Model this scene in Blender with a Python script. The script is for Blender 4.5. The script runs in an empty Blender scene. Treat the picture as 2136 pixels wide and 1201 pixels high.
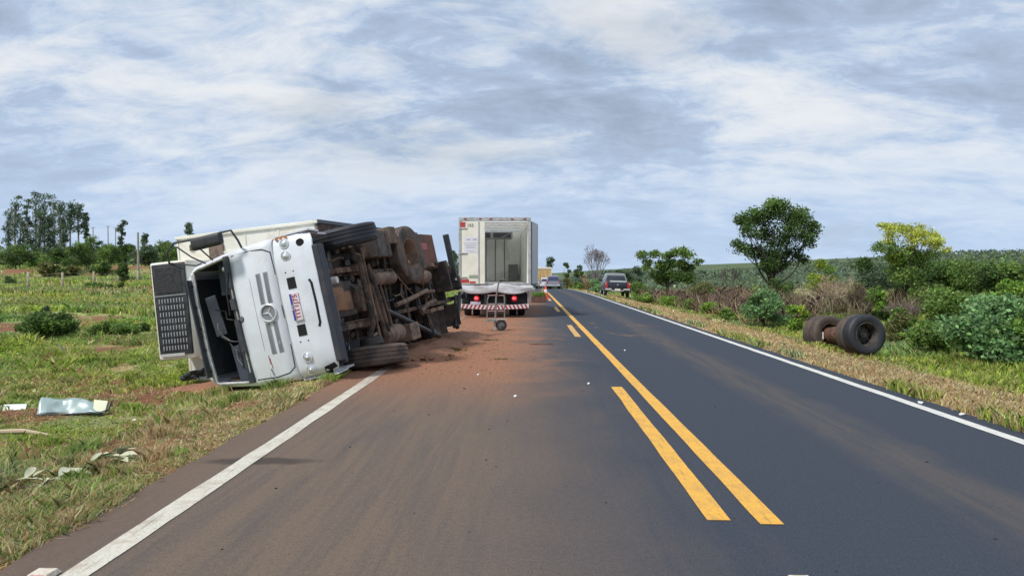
import bpy, bmesh, math, random
import numpy as np
from mathutils import Matrix, Vector, noise as mnoise

R = math.radians
sc = bpy.context.scene
col = sc.collection

# ------------------------------------------------------------------ camera
cam_d = bpy.data.cameras.new('camera')
cam = bpy.data.objects.new('camera', cam_d)
col.objects.link(cam)
sc.camera = cam
cam_d.sensor_width = 36.0
cam_d.lens = 1540.0 / 2136.0 * 36.0
cam_d.clip_start = 0.1
cam_d.clip_end = 9000.0
cam.location = (0, 0, 1.6)
cam.rotation_euler = (R(90) - math.atan(30.5 / 1540.0), 0, math.atan(36 / 1540.0))

# ------------------------------------------------------------------ world, sun, exposure
SUN_EL, SUN_AZ = R(52), R(228)       # azimuth clockwise from +Y: behind and left of the camera
world = bpy.data.worlds.new('World')
sc.world = world
world.use_nodes = True
wn = world.node_tree
wn.nodes.clear()


class NT:
    """tiny helper for node trees"""
    def __init__(s, nt): s.nt = nt
    def n(s, t, **kw):
        nd = s.nt.nodes.new(t)
        for k, v in kw.items():
            if k.startswith('i_'):
                key = k[2:]
                key = int(key) if key.isdigit() else key
                s.set(nd.inputs[key], v)
            else:
                setattr(nd, k, v)
        return nd
    def set(s, inp, v):
        if isinstance(v, bpy.types.NodeSocket): s.nt.links.new(v, inp)
        else: inp.default_value = v
    def math(s, op, a, b=None, c=None, clamp=False):
        nd = s.nt.nodes.new('ShaderNodeMath'); nd.operation = op; nd.use_clamp = clamp
        s.set(nd.inputs[0], a)
        if b is not None: s.set(nd.inputs[1], b)
        if c is not None: s.set(nd.inputs[2], c)
        return nd.outputs[0]
    def noise(s, vec, scale, detail=4, rough=.55, dist=0, lac=2.0):
        nd = s.nt.nodes.new('ShaderNodeTexNoise')
        if vec is not None: s.set(nd.inputs['Vector'], vec)
        nd.inputs['Scale'].default_value = scale; nd.inputs['Detail'].default_value = detail
        nd.inputs['Roughness'].default_value = rough; nd.inputs['Distortion'].default_value = dist
        nd.inputs['Lacunarity'].default_value = lac
        return nd.outputs[0]
    def mapr(s, v, a, b, c=0., d=1., smooth=True):
        nd = s.nt.nodes.new('ShaderNodeMapRange')
        nd.interpolation_type = 'SMOOTHSTEP' if smooth else 'LINEAR'
        s.set(nd.inputs[0], v)
        for i, x in enumerate((a, b, c, d)): s.set(nd.inputs[i + 1], x)
        return nd.outputs[0]
    def mix(s, f, a, b, blend='MIX'):
        nd = s.nt.nodes.new('ShaderNodeMix'); nd.data_type = 'RGBA'; nd.blend_type = blend
        s.set(nd.inputs[0], f)
        s.set(nd.inputs[6], (*a, 1) if isinstance(a, (tuple, list)) and len(a) == 3 else a)
        s.set(nd.inputs[7], (*b, 1) if isinstance(b, (tuple, list)) and len(b) == 3 else b)
        return nd.outputs[2]
    def mapping(s, vec, scale=(1, 1, 1), loc=(0, 0, 0), rot=(0, 0, 0)):
        nd = s.nt.nodes.new('ShaderNodeMapping')
        s.set(nd.inputs[0], vec)
        nd.inputs['Scale'].default_value = scale; nd.inputs['Location'].default_value = loc
        nd.inputs['Rotation'].default_value = rot
        return nd.outputs[0]


W = NT(wn)
sky = W.n('ShaderNodeTexSky', sky_type='NISHITA', sun_disc=False)
sky.sun_elevation = SUN_EL
sky.sun_rotation = SUN_AZ
sky.dust_density = 1.6
tc = W.n('ShaderNodeTexCoord').outputs['Generated']
sep = W.n('ShaderNodeSeparateXYZ', i_0=tc)
zc = W.math('MAXIMUM', sep.outputs[2], 0.0)
den = W.math('ADD', zc, 0.30)
px = W.math('DIVIDE', sep.outputs[0], den)
py = W.math('DIVIDE', sep.outputs[1], den)
pv = W.n('ShaderNodeCombineXYZ', i_0=px, i_1=py, i_2=0.0).outputs[0]
pm_ = W.mapping(pv, scale=(1.0, 1.25, 1), rot=(0, 0, R(-14)), loc=(1.7, 0.4, 0))
n_big = W.noise(pm_, 0.9, 6, .56, .5)
n_mid = W.noise(W.mapping(pv, scale=(1.1, 1.7, 1), rot=(0, 0, R(-24)), loc=(6, 3, 0)), 2.6, 9, .60, .7)
n_wisp = W.noise(W.mapping(pv, scale=(1.0, 1.7, 1), rot=(0, 0, R(14)), loc=(-3, 9, 0)), 6.5, 8, .68, .5)
s1 = W.math('MULTIPLY_ADD', n_big, .58, W.math('MULTIPLY_ADD', n_mid, .40, W.math('MULTIPLY', n_wisp, .24)))
bright = W.mapr(s1, .45, .74)
c1 = W.mix(W.mapr(bright, 0, .5, smooth=False), (.345, .415, .535), (.465, .580, .760))
c2 = W.mix(W.mapr(bright, .45, 1., smooth=False), c1, (.80, .83, .865))
# low band near the horizon: paler, bluer and flatter
hz = W.mapr(sep.outputs[2], .015, .22, 1., 0.)
c3 = W.mix(W.math('MULTIPLY', hz, .72), c2, (.525, .670, .885))
bgc = W.n('ShaderNodeBackground', i_Color=c3, i_Strength=1.03)
bgs = W.n('ShaderNodeBackground', i_Color=sky.outputs[0], i_Strength=0.085)
gap = W.mapr(W.noise(W.mapping(pv, scale=(.7, 1.2, 1), loc=(11, 2, 0), rot=(0, 0, R(-18))), 1.0, 5, .55, .6), .54, .72, 0., .40)
mx = W.n('ShaderNodeMixShader', i_0=gap, i_1=bgc.outputs[0], i_2=bgs.outputs[0])
W.n('ShaderNodeOutputWorld', i_Surface=mx.outputs[0])

sun_d = bpy.data.lights.new('sun', 'SUN')
sun_d.energy = 3.4
sun_d.angle = R(7)
sun_d.color = (1.0, .955, .89)
sun = bpy.data.objects.new('sun', sun_d)
col.objects.link(sun)
sdir = Vector((math.sin(SUN_AZ) * math.cos(SUN_EL), math.cos(SUN_AZ) * math.cos(SUN_EL), math.sin(SUN_EL)))
sun.rotation_euler = sdir.to_track_quat('Z', 'Y').to_euler()

sc.view_settings.view_transform = 'Standard'
sc.view_settings.look = 'None'
sc.view_settings.exposure = 0.0
sc.view_settings.gamma = 1.0
sc.view_settings.use_curve_mapping = False

# ------------------------------------------------------------------ numpy noise
def _hash(ix, iy, seed):
    h = (ix.astype(np.int64) * 374761393 + iy.astype(np.int64) * 668265263 + seed * 1442695041) & 0xffffffff
    h = ((h ^ (h >> 13)) * 1274126177) & 0xffffffff
    h = (h ^ (h >> 16)) & 0xffffffff
    return h / 4294967295.0

def vnoise(x, y, seed=0):
    x = np.asarray(x, float); y = np.asarray(y, float)
    ix = np.floor(x); iy = np.floor(y); fx = x - ix; fy = y - iy
    fx = fx * fx * (3 - 2 * fx); fy = fy * fy * (3 - 2 * fy)
    a = _hash(ix, iy, seed); b = _hash(ix + 1, iy, seed); c = _hash(ix, iy + 1, seed); d = _hash(ix + 1, iy + 1, seed)
    return (a * (1 - fx) + b * fx) * (1 - fy) + (c * (1 - fx) + d * fx) * fy

def fbm(x, y, oct=4, seed=0):
    s = 0; a = .5; t = 0
    for i in range(oct):
        s = s + a * vnoise(x * 2 ** i, y * 2 ** i, seed + i * 17); t += a; a *= .55
    return s / t

def ss(t):
    t = np.clip(t, 0, 1); return t * t * (3 - 2 * t)

def road_z(y):
    y = np.asarray(y, float)
    a = -.0002 * (np.clip(y, 50, 150) - 50) ** 2
    return a - .04 * np.clip(y - 150, 0, 60)

XL, XR = -2.87, 4.97            # asphalt edges

# dirt patches (x, y, rx, ry) as seen in the verge
PATCH = [(-6.8, 12.3, 2.6, 1.2), (-4.7, 13.2, 1.6, .9), (-5.6, 15.8, 1.6, 2.2), (-7.4, 9.7, 1.3, .6), (-4.2, 9.3, 1.2, .55), (-3.9, 7.6, .9, .5),
         (-17.5, 24.5, 2.2, 2.0), (-5.4, 8.3, 1.0, .6), (-3.8, 6.0, .8, .35), (-20, 46, 5.5, 3.0), (-31, 49, 7, 3.2), (-24, 54, 4, 2.5), (-4.9, 5.3, .7, .3),
         (-11, 18.5, 1.2, 1.2), (-60, 89, 30, 3.6), (-30, 90, 26, 3.2), (-44, 74, 14, 5), (-42, 62, 9, 3.5),
         (8.6, 17.0, 1.2, .7), (-26, 32, 3.4, 2), (-33, 41, 7, 2.6), (-9.5, 27, 1.6, 1.5), (-13, 33, 3, 2), (9.6, 24, 1.5, .8), (7.4, 12.5, .8, .5)]

def base_h(x, y):
    x = np.asarray(x, float); y = np.asarray(y, float)
    dl = np.clip(XL - x, 0, None); dr = np.clip(x - XR, 0, None); d = dl + dr
    rz = road_z(y) * (1 - ss((d - 8) / 30))
    left = -.36 * ss(dl / 2.6) + .0200 * np.clip(y - 15, 0, 110) * ss((dl - 5) / 14)
    right = -.62 * ss(dr / 4.4) * (1 - .0 * dr)
    hill = 15 * ss((x - 95) / 260) * ss((y - 230) / 330) + 2.5 * ss((y - 400) / 500) * ss((x + 50) / 200)
    hill = hill * (.88 + .24 * vnoise(x / 90., y / 300., 5))
    far = ss((y - 160) / 200) * .6 + 1.15 * ss((y - 83) / 5) * ss((-16 - x) / 5) * (.7 + .6 * vnoise(x * .12, y * .1, 15))
    bump = (fbm(x * .9, y * .9, 4, 3) - .5) * .22 * ss(d / 2.0) + (vnoise(x * .16, y * .16, 9) - .5) * .5 * ss((d - 6) / 12)
    return rz + left + right + hill + far + bump * (1 - .5 * ss((y - 60) / 60))

def ground_z(x, y):
    """height of the ground sheet under a point"""
    x = np.asarray(x, float); y = np.asarray(y, float)
    inside = ss((XL + .06 - x) / .12) + ss((x - XR + .06) / .12)
    return base_h(x, y) - .035 * (1 - np.clip(inside, 0, 1)) - .012

def dirtmask(x, y):
    m = np.zeros_like(np.asarray(x, float))
    w = (fbm(x * 1.7, y * 1.7, 3, 40) - .5) * 1.3
    for (a, b, rx, ry) in PATCH:
        dd = np.sqrt(((x - a) / rx) ** 2 + ((y - b) / ry) ** 2)
        m = np.maximum(m, 1 - ss((dd + w - .75) / .4))
    sc_ = 1 + .0 * x
    n = fbm(x * .55, y * .55, 4, 77)
    m = np.maximum(m, ss((n - .63) / .07) * .8)
    return m

# ------------------------------------------------------------------ object helpers
def tag(o, label=None, cat=None, group=None, kind=None):
    if label: o['label'] = label
    if cat: o['category'] = cat
    if group: o['group'] = group
    if kind: o['kind'] = kind
    return o

def empty(name, loc=(0, 0, 0), rz=0.0, M=None):
    o = bpy.data.objects.new(name, None)
    col.objects.link(o)
    o.empty_display_size = .2
    if M is not None: o.matrix_world = M
    else:
        o.location = loc; o.rotation_euler = (0, 0, rz)
    return o

def link_mesh(name, me, mat, parent=None, M=None, smooth=False):
    o = bpy.data.objects.new(name, me)
    col.objects.link(o)
    if mat is not None:
        for m in (mat if isinstance(mat, (list, tuple)) else [mat]): me.materials.append(m)
    if parent is not None: o.parent = parent
    if M is not None: o.matrix_local = M
    if smooth:
        me.polygons.foreach_set('use_smooth', [True] * len(me.polygons))
    return o

def build(name, bm, mat, parent=None, M=None, smooth=False, autosmooth=None):
    bmesh.ops.recalc_face_normals(bm, faces=bm.faces)
    me = bpy.data.meshes.new(name)
    if autosmooth is not None:
        for e in bm.edges:
            if len(e.link_faces) == 2 and e.calc_face_angle(0) > autosmooth: e.smooth = False
        smooth = True
    bm.to_mesh(me); bm.free()
    return link_mesh(name, me, mat, parent, M, smooth)

def np_mesh(name, verts, faces, mat, parent=None, cols=None, k=None, smooth=False):
    """verts (N,3), faces (F,k) int; cols per vertex -> attribute tint"""
    me = bpy.data.meshes.new(name)
    verts = np.asarray(verts, np.float32); faces = np.asarray(faces, np.int32)
    F, kk = faces.shape
    me.vertices.add(len(verts)); me.vertices.foreach_set('co', verts.ravel())
    me.loops.add(F * kk); me.loops.foreach_set('vertex_index', faces.ravel())
    me.polygons.add(F)
    me.polygons.foreach_set('loop_start', np.arange(F, dtype=np.int32) * kk)
    try: me.polygons.foreach_set('loop_total', np.full(F, kk, np.int32))
    except Exception: pass
    me.update(calc_edges=True)
    if cols is not None:
        a = me.attributes.new('tint', 'FLOAT_COLOR', 'POINT')
        c = np.ones((len(verts), 4), np.float32); c[:, :3] = cols
        a.data.foreach_set('color', c.ravel())
    return link_mesh(name, me, mat, parent, None, smooth)

def BM(): return bmesh.new()

def box(bm, c, s, bev=0.0, M=None, seg=2):
    r = bmesh.ops.create_cube(bm, size=1.0)
    vs = r['verts']
    for v in vs: v.co = Vector((v.co.x * s[0] + c[0], v.co.y * s[1] + c[1], v.co.z * s[2] + c[2]))
    if bev > 0:
        es = list({e for v in vs for e in v.link_edges})
        rr = bmesh.ops.bevel(bm, geom=es, offset=min(bev, .45 * min(abs(a) for a in s)), segments=seg, profile=.6, affect='EDGES')
        vs = list({v for f in rr['faces'] for v in f.verts} | {v for v in vs if v.is_valid})
    if M is not None:
        for v in vs: v.co = M @ v.co
    return vs

def frame_from(d):
    d = Vector(d).normalized()
    u = d.orthogonal().normalized(); w = d.cross(u)
    return u, w, d

def tube(bm, pts, r, seg=8, caps=True, closed=False):
    pts = [Vector(p) for p in pts]
    rs = r if isinstance(r, (list, tuple)) else [r] * len(pts)
    rings = []
    n = len(pts); u = None
    for i, p in enumerate(pts):
        if closed: d = (pts[(i + 1) % n] - pts[i - 1]).normalized()
        else:
            a = pts[max(i - 1, 0)]; b = pts[min(i + 1, n - 1)]
            d = (b - a)
            d = d.normalized() if d.length > 1e-9 else Vector((0, 0, 1))
        if u is None: u = d.orthogonal().normalized()
        else:
            u = (u - d * u.dot(d))
            u = u.normalized() if u.length > 1e-6 else d.orthogonal().normalized()
        w = d.cross(u)
        rings.append([bm.verts.new(p + (u * math.cos(2 * math.pi * k / seg) + w * math.sin(2 * math.pi * k / seg)) * rs[i]) for k in range(seg)])
    m = n if closed else n - 1
    for i in range(m):
        A = rings[i]; B = rings[(i + 1) % n]
        for k in range(seg): bm.faces.new((A[k], A[(k + 1) % seg], B[(k + 1) % seg], B[k]))
    if caps and not closed:
        bm.faces.new(rings[0][::-1]); bm.faces.new(rings[-1])
    return rings

def cyl(bm, a, b, r, r2=None, seg=16):
    return tube(bm, [a, b], [r, r if r2 is None else r2], seg)

def lathe(bm, prof, M, seg=40, closed=True):
    """profile list of (radius, axial); axis = local X of M"""
    rings = []
    for k in range(seg):
        a = 2 * math.pi * k / seg; c, s = math.cos(a), math.sin(a)
        rings.append([bm.verts.new(M @ Vector((x, r * c, r * s))) for r, x in prof])
    n = len(prof)
    for k in range(seg):
        A = rings[k]; B = rings[(k + 1) % seg]
        for i in range(n if closed else n - 1):
            j = (i + 1) % n
            bm.faces.new((A[i], A[j], B[j], B[i]))

def disc(bm, M, r, seg=24, x=0.0):
    bm.faces.new([bm.verts.new(M @ Vector((x, r * math.cos(2 * math.pi * k / seg), r * math.sin(2 * math.pi * k / seg)))) for k in range(seg)])

def prism(bm, poly, axis_pts, M=None):
    """poly: list of (u,v); axis_pts: two functions giving 3d from (u,v)"""
    A = [bm.verts.new(axis_pts(u, v, 0)) for u, v in poly]
    B = [bm.verts.new(axis_pts(u, v, 1)) for u, v in poly]
    n = len(poly)
    bm.faces.new(A[::-1]); bm.faces.new(B)
    for i in range(n): bm.faces.new((A[i], A[(i + 1) % n], B[(i + 1) % n], B[i]))
    if M is not None:
        for v in A + B: v.co = M @ v.co

def ribbon(bm, fn, pts, w, h=.006):
    """flat raised strip following surface: fn(u,v)->point ; pts in (u,v)"""
    n = len(pts); L = []; 
    for i, p in enumerate(pts):
        a = pts[max(i - 1, 0)]; b = pts[min(i + 1, n - 1)]
        dx, dy = b[0] - a[0], b[1] - a[1]; l = math.hypot(dx, dy) or 1
        nx, ny = -dy / l * w / 2, dx / l * w / 2
        q = []
        for (sx, hh) in ((1, 0), (1, h), (-1, h), (-1, 0)):
            P = fn(p[0] + nx * sx, p[1] + ny * sx); q.append(bm.verts.new(Vector(P) + Vector((0, hh, 0))))
        L.append(q)
    for i in range(n - 1):
        for k in range(4): bm.faces.new((L[i][k], L[i][(k + 1) % 4], L[i + 1][(k + 1) % 4], L[i + 1][k]))
    bm.faces.new(L[0]); bm.faces.new(L[-1][::-1])

def text_part(name, s, size, M, mat, parent, extrude=.0015, space=1.0):
    cu = bpy.data.curves.new(name, 'FONT')
    cu.body = s; cu.size = size; cu.extrude = extrude; cu.align_x = 'CENTER'; cu.align_y = 'CENTER'; cu.space_character = space
    cu.offset = size * .012
    o = bpy.data.objects.new(name + '_src', cu)
    col.objects.link(o)
    bpy.context.view_layer.update()
    me = bpy.data.meshes.new_from_object(o.evaluated_get(bpy.context.evaluated_depsgraph_get()))
    bpy.data.objects.remove(o)
    me.name = name
    me.materials.clear()
    return link_mesh(name, me, mat, parent, M)

# ------------------------------------------------------------------ materials
MATS = {}
def mat(name, c, rough=.6, metal=0., c2=None, scale=4., thr=(.42, .62), bump=0., bscale=60., coat=0., c3=None, spec=.5,
        alpha=None, trans=0., emit=None, emit_s=0., scale3=1.2, rough2=None):
    if name in MATS: return MATS[name]
    m = bpy.data.materials.new(name); m.use_nodes = True
    nt = m.node_tree; nt.nodes.clear(); N = NT(nt)
    out = N.n('ShaderNodeOutputMaterial'); b = N.n('ShaderNodeBsdfPrincipled')
    nt.links.new(b.outputs[0], out.inputs[0])
    b.inputs['Roughness'].default_value = rough; b.inputs['Metallic'].default_value = metal
    b.inputs['Coat Weight'].default_value = coat
    b.inputs['Specular IOR Level'].default_value = spec
    b.inputs['Transmission Weight'].default_value = trans
    co = N.n('ShaderNodeTexCoord').outputs['Object']
    src = (*c, 1)
    if c2 is not None:
        nz = N.noise(co, scale, 6, .62, .3)
        f = N.mapr(nz, thr[0], thr[1])
        src = N.mix(f, c, c2)
        if rough2 is not None: N.set(b.inputs['Roughness'], N.mapr(f, 0, 1, rough, rough2, False))
    if c3 is not None:
        nz3 = N.noise(co, scale3, 7, .68, .8)
        src = N.mix(N.mapr(nz3, .52, .66), src, c3)
    if isinstance(src, tuple): b.inputs['Base Color'].default_value = src
    else: nt.links.new(src, b.inputs['Base Color'])
    if bump > 0:
        bp = N.n('ShaderNodeBump', i_Strength=bump, i_Distance=.01)
        N.set(bp.inputs['Height'], N.noise(co, bscale, 5, .6))
        nt.links.new(bp.outputs[0], b.inputs['Normal'])
    if emit is not None:
        b.inputs['Emission Color'].default_value = (*emit, 1); b.inputs['Emission Strength'].default_value = emit_s
    if alpha is not None: b.inputs['Alpha'].default_value = alpha
    MATS[name] = m
    return m

white = mat('white_paint', (.73, .775, .84), .32, c2=(.67, .70, .75), scale=1.6, coat=.35, c3=(.63, .645, .66), scale3=.9)
cream = mat('cream_panel', (.80, .79, .72), .45, c2=(.74, .72, .64), scale=2.2, bump=.1, bscale=9, c3=(.66, .61, .51), scale3=.8)
cream_clean = mat('cream_door', (.80, .79, .70), .4, c2=(.72, .70, .60), scale=1.1)
alu = mat('aluminium_trim', (.60, .61, .61), .38, .55, c2=(.46, .46, .45), scale=5)
plastic = mat('black_plastic', (.016, .018, .024), .5, c2=(.035, .036, .042), scale=6)
plastic_grey = mat('charcoal_plastic', (.035, .042, .056), .55, c2=(.055, .058, .066), scale=3)
black = mat('black_void', (.006, .006, .008), .8)
gapm = mat('panel_gap_black', (.03, .034, .04), .7)
chrome = mat('dull_chrome', (.62, .64, .66), .22, .9, c2=(.42, .43, .44), scale=8)
lampglass = mat('lamp_glass', (.72, .76, .80), .12, .45, c2=(.50, .54, .58), scale=14)
grey_mesh = mat('grey_mesh', (.20, .215, .235), .6)
orange = mat('amber_lens', (.52, .20, .05), .3)
rubber = mat('dusty_rubber', (.032, .033, .038), .72, c2=(.075, .062, .054), scale=2.6, thr=(.40, .68), bump=.35, bscale=45)
rubber_clean = mat('black_rubber', (.022, .024, .032), .62, c2=(.04, .042, .052), scale=2.5, bump=.2, bscale=40)
rubber_dust = mat('mud_covered_rubber', (.145, .108, .088), .85, c2=(.050, .043, .042), scale=3.2, thr=(.40, .66), bump=.5, bscale=30, c3=(.17, .12, .09), scale3=2.)
dirt_steel = mat('mud_coated_steel', (.155, .095, .064), .82, c2=(.030, .026, .025), scale=4.5, thr=(.38, .62), bump=.8, bscale=28, c3=(.17, .105, .072), scale3=3.)
dark_steel = mat('greasy_dark_steel', (.040, .032, .028), .6, c2=(.12, .082, .060), scale=4., thr=(.46, .68), bump=.6, bscale=26)
tan_steel = mat('dust_covered_steel', (.26, .175, .122), .8, c2=(.12, .082, .06), scale=4.2, bump=.5, bscale=25)
rust_red = mat('rust_red_panel', (.215, .085, .055), .75, c2=(.14, .065, .047), scale=2.5, bump=.3, bscale=22, c3=(.10, .06, .05), scale3=2.)
red_tape = mat('red_reflective_tape', (.42, .055, .055), .45)
rust = mat('rusty_iron', (.15, .068, .042), .85, c2=(.055, .034, .027), scale=9, bump=.9, bscale=40)
blue_cloth = mat('blue_mudflap', (.035, .045, .12), .7)
sticker_w = mat('white_print_plate', (.70, .62, .66), .5)
blue_print = mat('blue_print', (.045, .06, .32), .5)
red_print = mat('red_print', (.36, .045, .06), .5)
grey_print = mat('grey_print', (.22, .21, .24), .6)
dark_print = mat('dark_print', (.08, .07, .06), .6)
red_lens = mat('red_lamp_lens', (.55, .012, .02), .25, emit=(1, .03, .04), emit_s=.35)
red_core = mat('lit_lamp_core', (.9, .3, .32), .3, emit=(1, .28, .30), emit_s=.9)
grey_wall = mat('grey_composite_wall', (.82, .82, .77), .6, c2=(.86, .86, .81), scale=1.6, c3=(.66, .65, .60), scale3=.7)
inner_light = mat('box_side_lining', (.84, .84, .80), .5, c2=(.78, .78, .73), scale=2)
seam = mat('wall_seam', (.16, .16, .14), .7)
glass_dark = mat('dark_window_glass', (.03, .035, .045), .08, c2=(.05, .055, .07), scale=2, spec=.8)
silver = mat('silver_car_paint', (.30, .30, .335), .3, .35, c2=(.24, .24, .27), scale=2)
navy = mat('dark_blue_paint', (.020, .024, .040), .3, coat=.4)
white_car = mat('white_car_paint', (.72, .74, .78), .3, coat=.3)
yellow_dump = mat('yellow_tipper_paint', (.62, .43, .19), .55, c2=(.50, .34, .16), scale=2.)
white_trim = mat('white_trim_paint', (.78, .74, .66), .5)
cone_or = mat('cone_orange', (.78, .085, .03), .5)
cone_wh = mat('cone_white', (.75, .68, .66), .5)
concrete = mat('pole_concrete', (.36, .34, .29), .8, c2=(.26, .25, .22), scale=3)
wood_post = mat('pale_fence_wood', (.46, .40, .29), .85, c2=(.33, .28, .20), scale=6)
wood = mat('splintered_wood', (.46, .33, .21), .85, c2=(.33, .22, .14), scale=6)
wire = mat('fence_wire', (.22, .21, .20), .5, .6)
bark = mat('bark_brown', (.085, .066, .052), .9, c2=(.045, .038, .032), scale=5, bump=.8, bscale=30)
bark_pale = mat('pale_bark', (.27, .235, .20), .9, c2=(.17, .145, .13), scale=3)
bark_purple = mat('grey_purple_twigs', (.215, .185, .195), .9, c2=(.15, .125, .13), scale=2)
glassgreen = mat('laminated_windscreen_glass', (.26, .355, .35), .30, c2=(.40, .50, .50), scale=1.8, spec=.9, c3=(.20, .28, .28), scale3=3.)
clod = mat('red_soil_clod', (.30, .145, .082), .95, c2=(.20, .095, .055), scale=14, bump=.6, bscale=60)
chip_w = mat('pale_fragment', (.66, .66, .62), .6)
leaf_pale = mat('dried_pale_leaf', (.52, .53, .38), .65, c2=(.40, .42, .27), scale=9)
leaf_green = mat('broad_green_leaf', (.05, .12, .03), .5, c2=(.08, .16, .045), scale=9)

def tint_mat(name, rough=.62, transl=.3, spec=.3):
    m = bpy.data.materials.new(name); m.use_nodes = True
    nt = m.node_tree; nt.nodes.clear(); N = NT(nt)
    a = N.n('ShaderNodeAttribute', attribute_name='tint').outputs['Color']
    b = N.n('ShaderNodeBsdfPrincipled', i_Roughness=rough); b.inputs['Specular IOR Level'].default_value = spec
    nt.links.new(a, b.inputs['Base Color'])
    t = N.n('ShaderNodeBsdfTranslucent'); nt.links.new(a, t.inputs[0])
    mxs = N.n('ShaderNodeMixShader', i_0=transl, i_1=b.outputs[0], i_2=t.outputs[0])
    N.n('ShaderNodeOutputMaterial', i_Surface=mxs.outputs[0])
    return m
foliage = tint_mat('foliage', .6, .42)
blade = tint_mat('grass_blade', .6, .35)
twigm = tint_mat('dry_twig', .9, 0., .1)

# ------------------------------------------------------------------ ground material
def make_ground_mat():
    m = bpy.data.materials.new('verge_soil_and_turf'); m.use_nodes = True
    nt = m.node_tree; nt.nodes.clear(); N = NT(nt)
    co = N.n('ShaderNodeTexCoord').outputs['Object']
    dirt = N.n('ShaderNodeAttribute', attribute_name='tint').outputs['Color']
    sepd = N.n('ShaderNodeSeparateColor', i_0=dirt)
    n1 = N.noise(co, 2.2, 7, .65, .3); n2 = N.noise(co, .22, 6, .6, .4); n3 = N.noise(co, 14., 5, .7)
    n4 = N.noise(co, .06, 5, .6)
    green = N.mix(N.mapr(n2, .40, .62), (.20, .26, .09), (.31, .36, .15))
    green = N.mix(N.mapr(n1, .46, .66), green, (.30, .27, .12))
    straw = N.mix(N.mapr(n1, .38, .62), (.44, .30, .15), (.30, .20, .10))
    soil = N.mix(N.mapr(n3, .35, .65), (.165, .075, .042), (.29, .145, .085))
    c = N.mix(sepd.outputs[1], green, straw)
    c = N.mix(sepd.outputs[0], c, soil)
    forest = N.mix(N.mapr(n4, .42, .6), (.075, .11, .055), (.12, .155, .075))
    c = N.mix(sepd.outputs[2], c, forest)
    b = N.n('ShaderNodeBsdfPrincipled', i_Roughness=.92); b.inputs['Specular IOR Level'].default_value = .15
    nt.links.new(c, b.inputs['Base Color'])
    bp = N.n('ShaderNodeBump', i_Strength=.8, i_Distance=.03)
    N.set(bp.inputs['Height'], N.math('MULTIPLY_ADD', n3, .6, N.noise(co, 45., 4, .7)))
    nt.links.new(bp.outputs[0], b.inputs['Normal'])
    N.n('ShaderNodeOutputMaterial', i_Surface=b.outputs[0])
    return m

def axis_lines(segs):
    out = []
    for a, b, st in segs:
        n = max(1, int(round((b - a) / st))); out += list(np.linspace(a, b, n, endpoint=False))
    out.append(segs[-1][1])
    return np.array(out)

gx = axis_lines([(-3500, -400, 200), (-400, -100, 12), (-100, -40, 2.), (-40, -14, .6), (-14, -3.2, .16), (-3.2, -2.7, .05), (-2.7, 4.8, .5),
                 (4.8, 5.3, .06), (5.3, 12, .14), (12, 40, .6), (40, 120, 3), (120, 700, 14), (700, 3500, 200)])
gy = axis_lines([(-60, 2, 4), (2, 16, .15), (16, 32, .22), (32, 60, .7), (60, 140, 2), (140, 700, 12), (700, 4000, 150)])
GX, GY = np.meshgrid(gx, gy)
GZ = ground_z(GX, GY)
dm = dirtmask(GX, GY)
# straw mask: right shoulder and the strip along the left asphalt edge
dr_ = GX - XR; dl_ = XL - GX
strawm = np.clip(ss((4.6 - dr_ + 2.2 * (fbm(GX * .5, GY * .3, 3, 8) - .5)) / 1.5) * (dr_ > -.2), 0, 1)
strawm = np.maximum(strawm, .7 * ss((1.2 - dl_) / .8) * (dl_ > -.2))
strawm = np.maximum(strawm, .55 * ss((fbm(GX * .35, GY * .35, 3, 21) - .55) / .1))
forestm = ss((GY - 120) / 80) * np.ones_like(GX)
cols = np.stack([dm, strawm, forestm], -1).reshape(-1, 3)
ny_, nx_ = GX.shape
idx = np.arange(nx_ * ny_).reshape(ny_, nx_)
faces = np.stack([idx[:-1, :-1], idx[:-1, 1:], idx[1:, 1:], idx[1:, :-1]], -1).reshape(-1, 4)
ground = np_mesh('ground', np.stack([GX, GY, GZ], -1).reshape(-1, 3), faces, make_ground_mat(), cols=cols, smooth=True)
tag(ground, kind='structure')

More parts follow.
